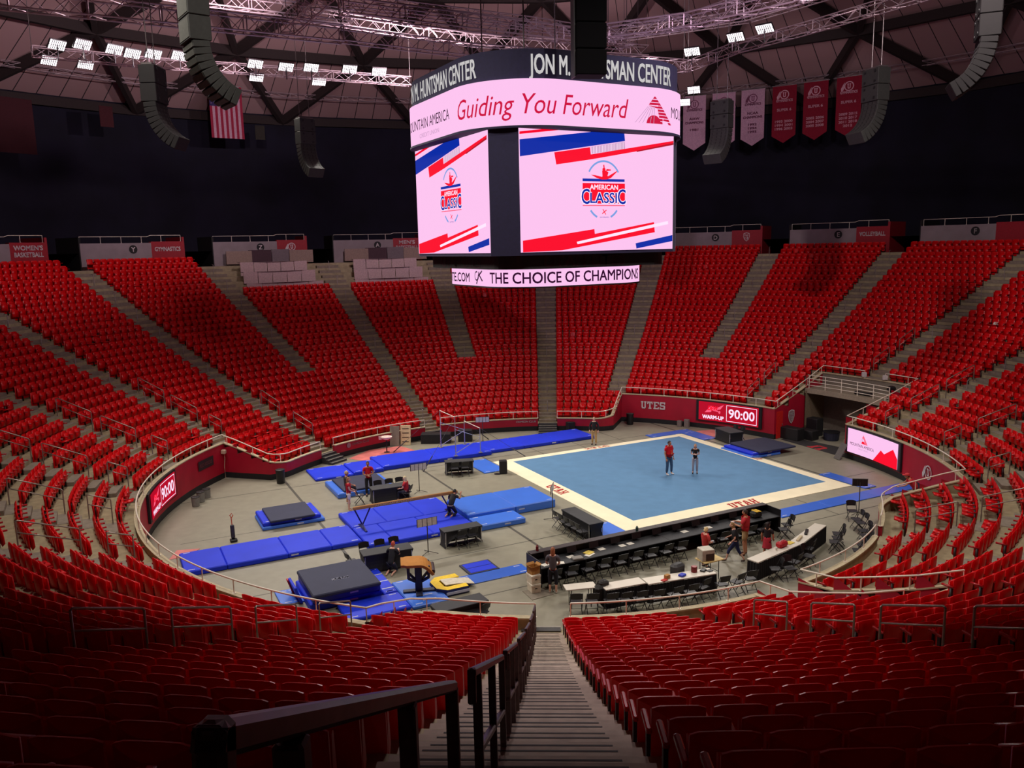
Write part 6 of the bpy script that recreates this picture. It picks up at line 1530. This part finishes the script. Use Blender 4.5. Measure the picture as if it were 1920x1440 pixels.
def person(label, loc, heading, H=1.75, J=None, skin='fair', hair=(70, 48, 36), hair_len=0, shirt=(200, 24, 34), sleeve=.5, trousers=(50, 62, 90), legs='long', shoes=(40, 38, 40), girth=1.0, look=0.0, nod=0.0, skirt=None, hat=None, extra=None, bare=False):
    s = H/1.75; root = thing('person', label, 'person', tuple(loc), -R_(heading), 'people on the arena floor')
    g = girth
    B = dict(pelvis=(0, 0, .96), spine=(0, .01, 1.12), chest=(0, .01, 1.30), neck=(0, 0, 1.46), nape=(0, .015, 1.53), head=(0, .03, 1.635),
             shl=(-.185, 0, 1.41), ell=(-.235, -.03, 1.13), wrl=(-.235, .06, .88), shr=(.185, 0, 1.41), elr=(.235, -.03, 1.13), wrr=(.235, .06, .88),
             hil=(-.095, 0, .90), knl=(-.11, .02, .50), anl=(-.115, -.03, .09), tol=(-.13, .13, .035), hir=(.095, 0, .90), knr=(.11, .02, .50), anr=(.115, -.03, .09), tor=(.13, .13, .035))
    if J: B.update(J)
    P = {k: Vector(v)*s for k, v in B.items()}
    r = dict(pelvis=.125*g, spine=.122*g, chest=.135*g, neck=.062, nape=.052, shl=.062, ell=.042, wrl=.028, shr=.062, elr=.042, wrr=.028, hil=.088*(1+(g-1)*.5), knl=.058, anl=.038, tol=.026, hir=.088*(1+(g-1)*.5), knr=.058, anr=.038, tor=.026)
    T = [('pelvis', 'spine'), ('spine', 'chest'), ('chest', 'neck'), ('neck', 'nape')]
    LIMB = [('neck', 'shl'), ('shl', 'ell'), ('ell', 'wrl'), ('neck', 'shr'), ('shr', 'elr'), ('elr', 'wrr'), ('pelvis', 'hil'), ('hil', 'knl'), ('knl', 'anl'), ('anl', 'tol'), ('pelvis', 'hir'), ('hir', 'knr'), ('knr', 'anr'), ('anr', 'tor')]
    J0 = {k: (P[k], r[k]*s*(.66/max(1, g) if k in ('pelvis', 'hil', 'hir', 'spine') else (.8/max(1, g) if k == 'chest' else 1))) for k in r}
    mb = MB(); vs, fs = skin_geo(J0, T+LIMB, 'pelvis'); mb.add(vs, fs, 0)
    rt = Matrix.Rotation(-R_(look), 3, 'Z') @ Matrix.Rotation(-R_(nod), 3, 'X')
    head_geo(mb, P['head'], .074*s, .095*s, .118*s, rt)
    mb.tube(P['nape']-Vector((0, 0, .02)), P['head']-rt @ Vector((0, .01, .06*s)), .050*s, 8)
    for q, sd in (('l', 1), ('r', -1)): hand_geo(mb, P['wr'+q], P['wr'+q]-P['el'+q], Vector((0, 0, 1)), Vector((sd, .35, .2)), .7)
    sk = M('skin '+skin, SKIN[skin], .55, noise=(12, .05)); mb.obj('body', [sk, eye_m, lip_m], root, smooth=True)
    def garment(nm, Jn, En, rootn, col, rough=.85):
        v, f = skin_geo(Jn, En, rootn); o = MB().add(v, f); return o.obj(nm, M('cloth %d %d %d' % col, col, rough, noise=(7, .08)), root, smooth=True)
    pad = .018*s
    # shirt with sleeves, hem over the hips
    Js = {k: (P[k], r[k]*s+pad) for k in ('spine', 'chest', 'neck', 'shl', 'shr')}; Js['neck'] = (P['neck']-Vector((0, 0, .02)), .072*s)
    Js['hem'] = (P['pelvis']-(P['spine']-P['pelvis'])*.62, r['pelvis']*s*.92+pad*1.1)
    for q in 'lr':
        a, b, c = P['sh'+q], P['el'+q], P['wr'+q]
        if sleeve <= 1: Js['s'+q] = (a.lerp(b, sleeve), (.060-.014*sleeve)*s+pad)
        else: Js['s'+q] = (b, .044*s+pad); Js['c'+q] = (b.lerp(c, .93), .030*s+pad*.8)
    Es = [('hem', 'spine'), ('spine', 'chest'), ('chest', 'neck'), ('neck', 'shl'), ('neck', 'shr'), ('shl', 'sl'), ('shr', 'sr')]+([('sl', 'cl'), ('sr', 'cr')] if sleeve > 1 else [])
    garment('shirt', Js, Es, 'chest', shirt)
    end = {'long': .95, 'short': -.08, 'capri': .45}[legs]
    Jp = {'pelvis': (P['pelvis']+(P['spine']-P['pelvis'])*.25, .118*s)}; Ep = []
    for q in 'lr':
        Jp['hi'+q] = (P['hi'+q].lerp(P['kn'+q], .10), min(.100, r['hi'+q]+.012)*s); k, a = P['kn'+q], P['an'+q]; Ep += [('pelvis', 'hi'+q)]
        if end > 0:
            Jp['kn'+q] = (k, .060*s+pad); Jp['an'+q] = (k.lerp(a, end), .045*s+pad*.9); Ep += [('hi'+q, 'kn'+q), ('kn'+q, 'an'+q)]
        else:
            Jp['kn'+q] = (P['hi'+q].lerp(k, .80 if skirt is None and legs == 'short' else .8), .072*s+pad); Ep += [('hi'+q, 'kn'+q)]
    garment('shorts' if legs == 'short' else 'trousers', Jp, Ep, 'pelvis', trousers)
    if skirt:
        b = MB(); b.lathe([(.135*s*g, .16*s), (.15*s*g, .05*s), (.20*s, -.30*s), (.21*s, -.34*s), (.19*s, -.34*s)], P['pelvis'], 16, ay=.85); b.obj('skirt', M('cloth %d %d %d' % skirt, skirt, .85), root, smooth=True)
    if not bare:
        for q in 'lr':
            a, t = P['an'+q], P['to'+q]; d = (t-a); d.z *= .3; b = MB()
            v, f = skin_geo({'h': (a+Vector((0, 0, -.035*s))-d*.18, .040*s), 'm': (a.lerp(t, .5)-Vector((0, 0, .012*s)), .045*s), 't': (t+d*.25, .036*s)}, [('h', 'm'), ('m', 't')], 'm'); b.add(v, f); b.obj('shoe', M('shoe %d %d %d' % shoes, shoes, .6), root, smooth=True)
    # hair: a cap over the skull, longer at the back when hair_len > 0
    b = MB(); n, k = 14, 7; rows = []
    for j in range(k+1):
        t = PI/2-(PI*.5+.25)*j/k; rr = []
        for i in range(n):
            a = 2*PI*i/n; fr = math.cos(a)
            tt = t if fr < .35 else max(t, .42+.2*fr)                  # hair line above the brow
            x, y, z = math.cos(tt)*math.sin(a), math.cos(tt)*math.cos(a), math.sin(tt)
            p = Vector((x*.083*s, y*.105*s-.004, z*.130*s))
            if j >= k-1 and fr < .3 and hair_len: p.z -= hair_len*s*(1 if j == k else .45); p.x *= 1.02; p.y = p.y*.9-.01
            rr.append(P['head']+rt @ p)
        rows.append(rr)
    hm = M('hair %d %d %d' % hair, hair, .6, noise=(20, .25)); b.grid(rows, 0, True); b.obj('hair', hm, root, smooth=True)
    if hat:
        b = MB(); b.lathe([(.098*s, .035*s), (.10*s, .06*s), (.085*s, .115*s), (.04*s, .14*s)], P['head'], 14, ay=1.15); f_ = rt @ Vector((0, 1, 0)); b.cushion(P['head']+f_*.145*s+Vector((0, 0, .05*s)), (.15*s, .12*s, .015), .005, rot=rt); b.obj('cap', M('cap %d' % hat[0], hat, .7), root)
    if extra: extra(root, P, s)
    return root
def lanyard(root, P, s):
    b = MB(); c = P['chest']; b.path([P['neck']+Vector((-.06, .09, .02)), c+Vector((-.02, .19*s, -.05)), c+Vector((0, .20*s, -.10)), c+Vector((.02, .19*s, -.05)), P['neck']+Vector((.06, .09, .02))], .006, 5); b.box(c+Vector((0, .205*s, -.17)), (.07, .012, .10)); b.obj('lanyard', M('lanyard orange', (236, 130, 80), .6), root)
def belt(root, P, s):
    b = MB(); b.lathe([(.132*s, 0), (.134*s, .03)], P['pelvis']-Vector((0, 0, .01)), 16); b.obj('belt', M('belt pale', (190, 170, 160), .7), root)
def phone(root, P, s):
    b = MB(); q = P['wrr'].lerp(P['wrl'], .5); b.cushion(q+Vector((0, .10, .02)), (.075, .14, .012), .004); b.obj('phone', M('phone white', (210, 206, 210), .4), root)
Zf = .121
person('large bearded person in a red polo and blue jeans standing on the blue floor', uv(7.36, -.10, Zf), 150, 1.88, dict(tol=(-.20, .12, .035), anl=(-.18, -.03, .09), knl=(-.15, .02, .5), wrr=(.24, .10, .86), wrl=(-.25, .03, .88)), 'tan', (44, 32, 30), 0, (222, 16, 34), .62, (66, 92, 122), 'long', (222, 216, 214), 1.34, look=-20, extra=lanyard)
person('person with long blond hair, black shirt and grey leggings on the blue floor', uv(8.71, -.62, Zf), 190, 1.64, dict(ell=(-.22, -.02, 1.15), wrl=(-.05, .20, 1.20), elr=(.22, -.02, 1.15), wrr=(.05, .20, 1.18)), 'fair', (176, 128, 84), .17, (28, 26, 32), .55, (176, 168, 178), 'long', (60, 50, 52), .92, nod=10, extra=phone)
person('bald person in a dark jacket and khaki trousers behind the blue floor', uv(7.86, 8.15), 195, 1.77, dict(ell=(-.27, -.02, 1.15), wrl=(-.27, .06, .92), elr=(.27, -.02, 1.15), wrr=(.27, .06, .92)), 'fair', (196, 160, 140), 0, (34, 34, 40), 2, (196, 166, 116), 'long', (36, 32, 34), 1.06)
person('person in a red polo with folded arms standing behind the beam side table', uv(-7.75, 4.95), 165, 1.82, dict(ell=(-.25, .05, 1.14), wrl=(-.02, .20, 1.12), elr=(.25, .05, 1.14), wrr=(.03, .23, 1.09)), 'tan', (52, 36, 30), 0, (214, 22, 40), .6, (32, 30, 36), 'long', (30, 28, 30), 1.08)
person('barefoot person in a red shirt and white shorts at the beam end', uv(-9.3, 3.1), 75, 1.66, dict(ell=(-.20, .06, 1.13), wrl=(-.12, .26, 1.05), elr=(.20, .05, 1.13), wrr=(.10, .26, 1.02)), 'fair', (160, 112, 72), .18, (206, 26, 48), .5, (232, 222, 222), 'short', (0, 0, 0), .9, bare=True)
person('person in dark clothes with one foot up on the chair, behind the white shorts', uv(-9.12, 4.1), 80, 1.72, dict(hir=(.095, .02, .92), knr=(.11, .42, .92), anr=(.11, .46, .52), tor=(.12, .62, .48), elr=(.22, .10, 1.15), wrr=(.12, .36, 1.02)), 'tan', (206, 186, 150), 0, (74, 66, 70), .5, (44, 42, 50), 'capri', (222, 218, 222), .95)
person('blond person in a red top and dark trousers sitting before the beam side table', uv(-6.35, 3.12), 285, 1.68, dict(pelvis=(0, 0, .54), spine=(0, .03, .70), chest=(0, .06, .88), neck=(0, .05, 1.04), nape=(0, .07, 1.10), head=(0, .09, 1.21), shl=(-.185, .05, .99), shr=(.185, .05, .99), ell=(-.24, .12, .74), wrl=(-.15, .34, .68), elr=(.24, .12, .74), wrr=(.14, .34, .68), hil=(-.10, .02, .50), hir=(.10, .02, .50), knl=(-.12, .44, .50), knr=(.12, .44, .50), anl=(-.12, .44, .10), anr=(.12, .44, .10), tol=(-.13, .60, .035), tor=(.13, .60, .035)), 'fair', (226, 206, 158), .08, (206, 44, 52), .6, (36, 38, 58), 'long', (40, 36, 40), 1.0)
chair(-6.35, 3.1, R_(-285)-A_, 'black folding chair under the seated blond person')
person('barefoot person in black kneeling at the right leg of the beam', uv(-5.6, -.75, .22), 20, 1.76, dict(pelvis=(0, .02, .50), spine=(0, .12, .63), chest=(0, .26, .78), neck=(0, .38, .90), nape=(.0, .44, .95), head=(-.03, .54, 1.0), shl=(-.19, .32, .86), shr=(.19, .32, .86), ell=(-.30, .42, .66), wrl=(-.20, .62, .76), elr=(.27, .46, .72), wrr=(.22, .66, .90), hil=(-.10, 0, .46), hir=(.10, 0, .46), knl=(-.20, .30, .09), knr=(.16, .28, .09), anl=(-.14, -.12, .08), anr=(.13, -.14, .08), tol=(-.14, -.30, .04), tor=(.13, -.32, .04)), 'tan', (30, 26, 26), 0, (44, 44, 50), .6, (34, 36, 56), 'long', (0, 0, 0), 1.05, nod=25, bare=True, extra=belt)
person('red haired person in black kneeling at the table behind the navy stack', uv(-10.0, -5.35), 10, 1.70, dict(pelvis=(0, -.02, .46), spine=(0, .06, .62), chest=(0, .16, .80), neck=(0, .22, .96), nape=(0, .26, 1.02), head=(0, .31, 1.12), shl=(-.18, .19, .91), shr=(.18, .19, .91), ell=(-.25, .30, .70), wrl=(-.16, .46, .80), elr=(.25, .30, .70), wrr=(.16, .46, .80), hil=(-.10, -.02, .42), hir=(.10, -.02, .42), knl=(-.14, .26, .08), knr=(.13, .26, .08), anl=(-.12, -.16, .08), anr=(.12, -.16, .08), tol=(-.12, -.34, .04), tor=(.12, -.34, .04)), 'fair', (190, 78, 52), .02, (36, 36, 42), .9, (34, 38, 62), 'capri', (0, 0, 0), .95, nod=15, bare=True)
person('person in a grey shirt and dark leggings standing at the left of the judges table', uv(-5.45, -10.05), 5, 1.74, dict(ell=(-.24, .06, 1.14), wrl=(-.22, .32, 1.0), elr=(.23, .08, 1.14), wrr=(.17, .34, 1.0)), 'fair', (156, 94, 60), .14, (92, 90, 100), .75, (26, 28, 42), 'capri', (206, 190, 178), 1.02)
person('blond person in a coral red top looking at a phone by the judges chairs', uv(.85, -10.85), 60, 1.62, dict(ell=(-.23, .04, 1.13), wrl=(-.06, .26, 1.06), elr=(.23, .04, 1.13), wrr=(.06, .28, 1.06)), 'fair', (222, 196, 140), .03, (206, 66, 66), .8, (30, 30, 40), 'long', (40, 36, 40), 1.1, nod=22, extra=phone)
person('person in a dark top and navy leggings striding past the card table', uv(2.2, -11.05), 290, 1.64, dict(knl=(-.10, .26, .54), anl=(-.10, .36, .14), tol=(-.10, .52, .06), knr=(.10, -.10, .50), anr=(.10, -.36, .14), tor=(.11, -.24, .05), chest=(0, .08, 1.29), neck=(0, .10, 1.45), nape=(0, .13, 1.52), head=(0, .16, 1.62), shl=(-.185, .08, 1.40), shr=(.185, .08, 1.40), ell=(-.24, .0, 1.13), wrl=(-.22, .16, .94), elr=(.24, .12, 1.13), wrr=(.20, .34, 1.02)), 'fair', (150, 118, 76), .10, (34, 36, 40), .8, (36, 44, 92), 'capri', (70, 56, 50), 1.0)
person('tall person in a red shirt and khaki shorts holding papers by the judges table', uv(3.05, -10.65), 300, 1.91, dict(ell=(-.26, .10, 1.15), wrl=(-.14, .38, 1.18), elr=(.26, .10, 1.15), wrr=(.12, .40, 1.20)), 'tan', (58, 44, 36), 0, (206, 50, 62), .7, (186, 156, 112), 'short', (92, 54, 44), 1.18, extra=phone)
person('person with dark hair, black shirt and red skirt behind the long white table', uv(3.3, -11.6), 30, 1.62, dict(ell=(-.24, .0, 1.14), wrl=(-.25, .10, .92), elr=(.24, .04, 1.14), wrr=(.20, .22, .98)), 'tan', (36, 24, 26), .16, (38, 28, 36), .6, (60, 30, 36), 'short', (40, 36, 40), 1.05, skirt=(186, 40, 58))
person('person in a red cap and shirt leaning forward beyond the right rail', Vector((17.0, -2.15, 0)), 285, 1.76, dict(spine=(0, .06, 1.11), chest=(0, .18, 1.26), neck=(0, .27, 1.39), nape=(0, .32, 1.44), head=(0, .38, 1.53), shl=(-.185, .24, 1.35), shr=(.185, .24, 1.35), ell=(-.24, .46, 1.14), wrl=(-.16, .70, 1.06), elr=(.24, .46, 1.14), wrr=(.16, .70, 1.06)), 'tan', (90, 60, 44), 0, (216, 50, 62), .6, (60, 50, 60), 'long', (40, 36, 40), 1.1, hat=(220, 60, 66))
bpy.data.scenes.remove(TMP)
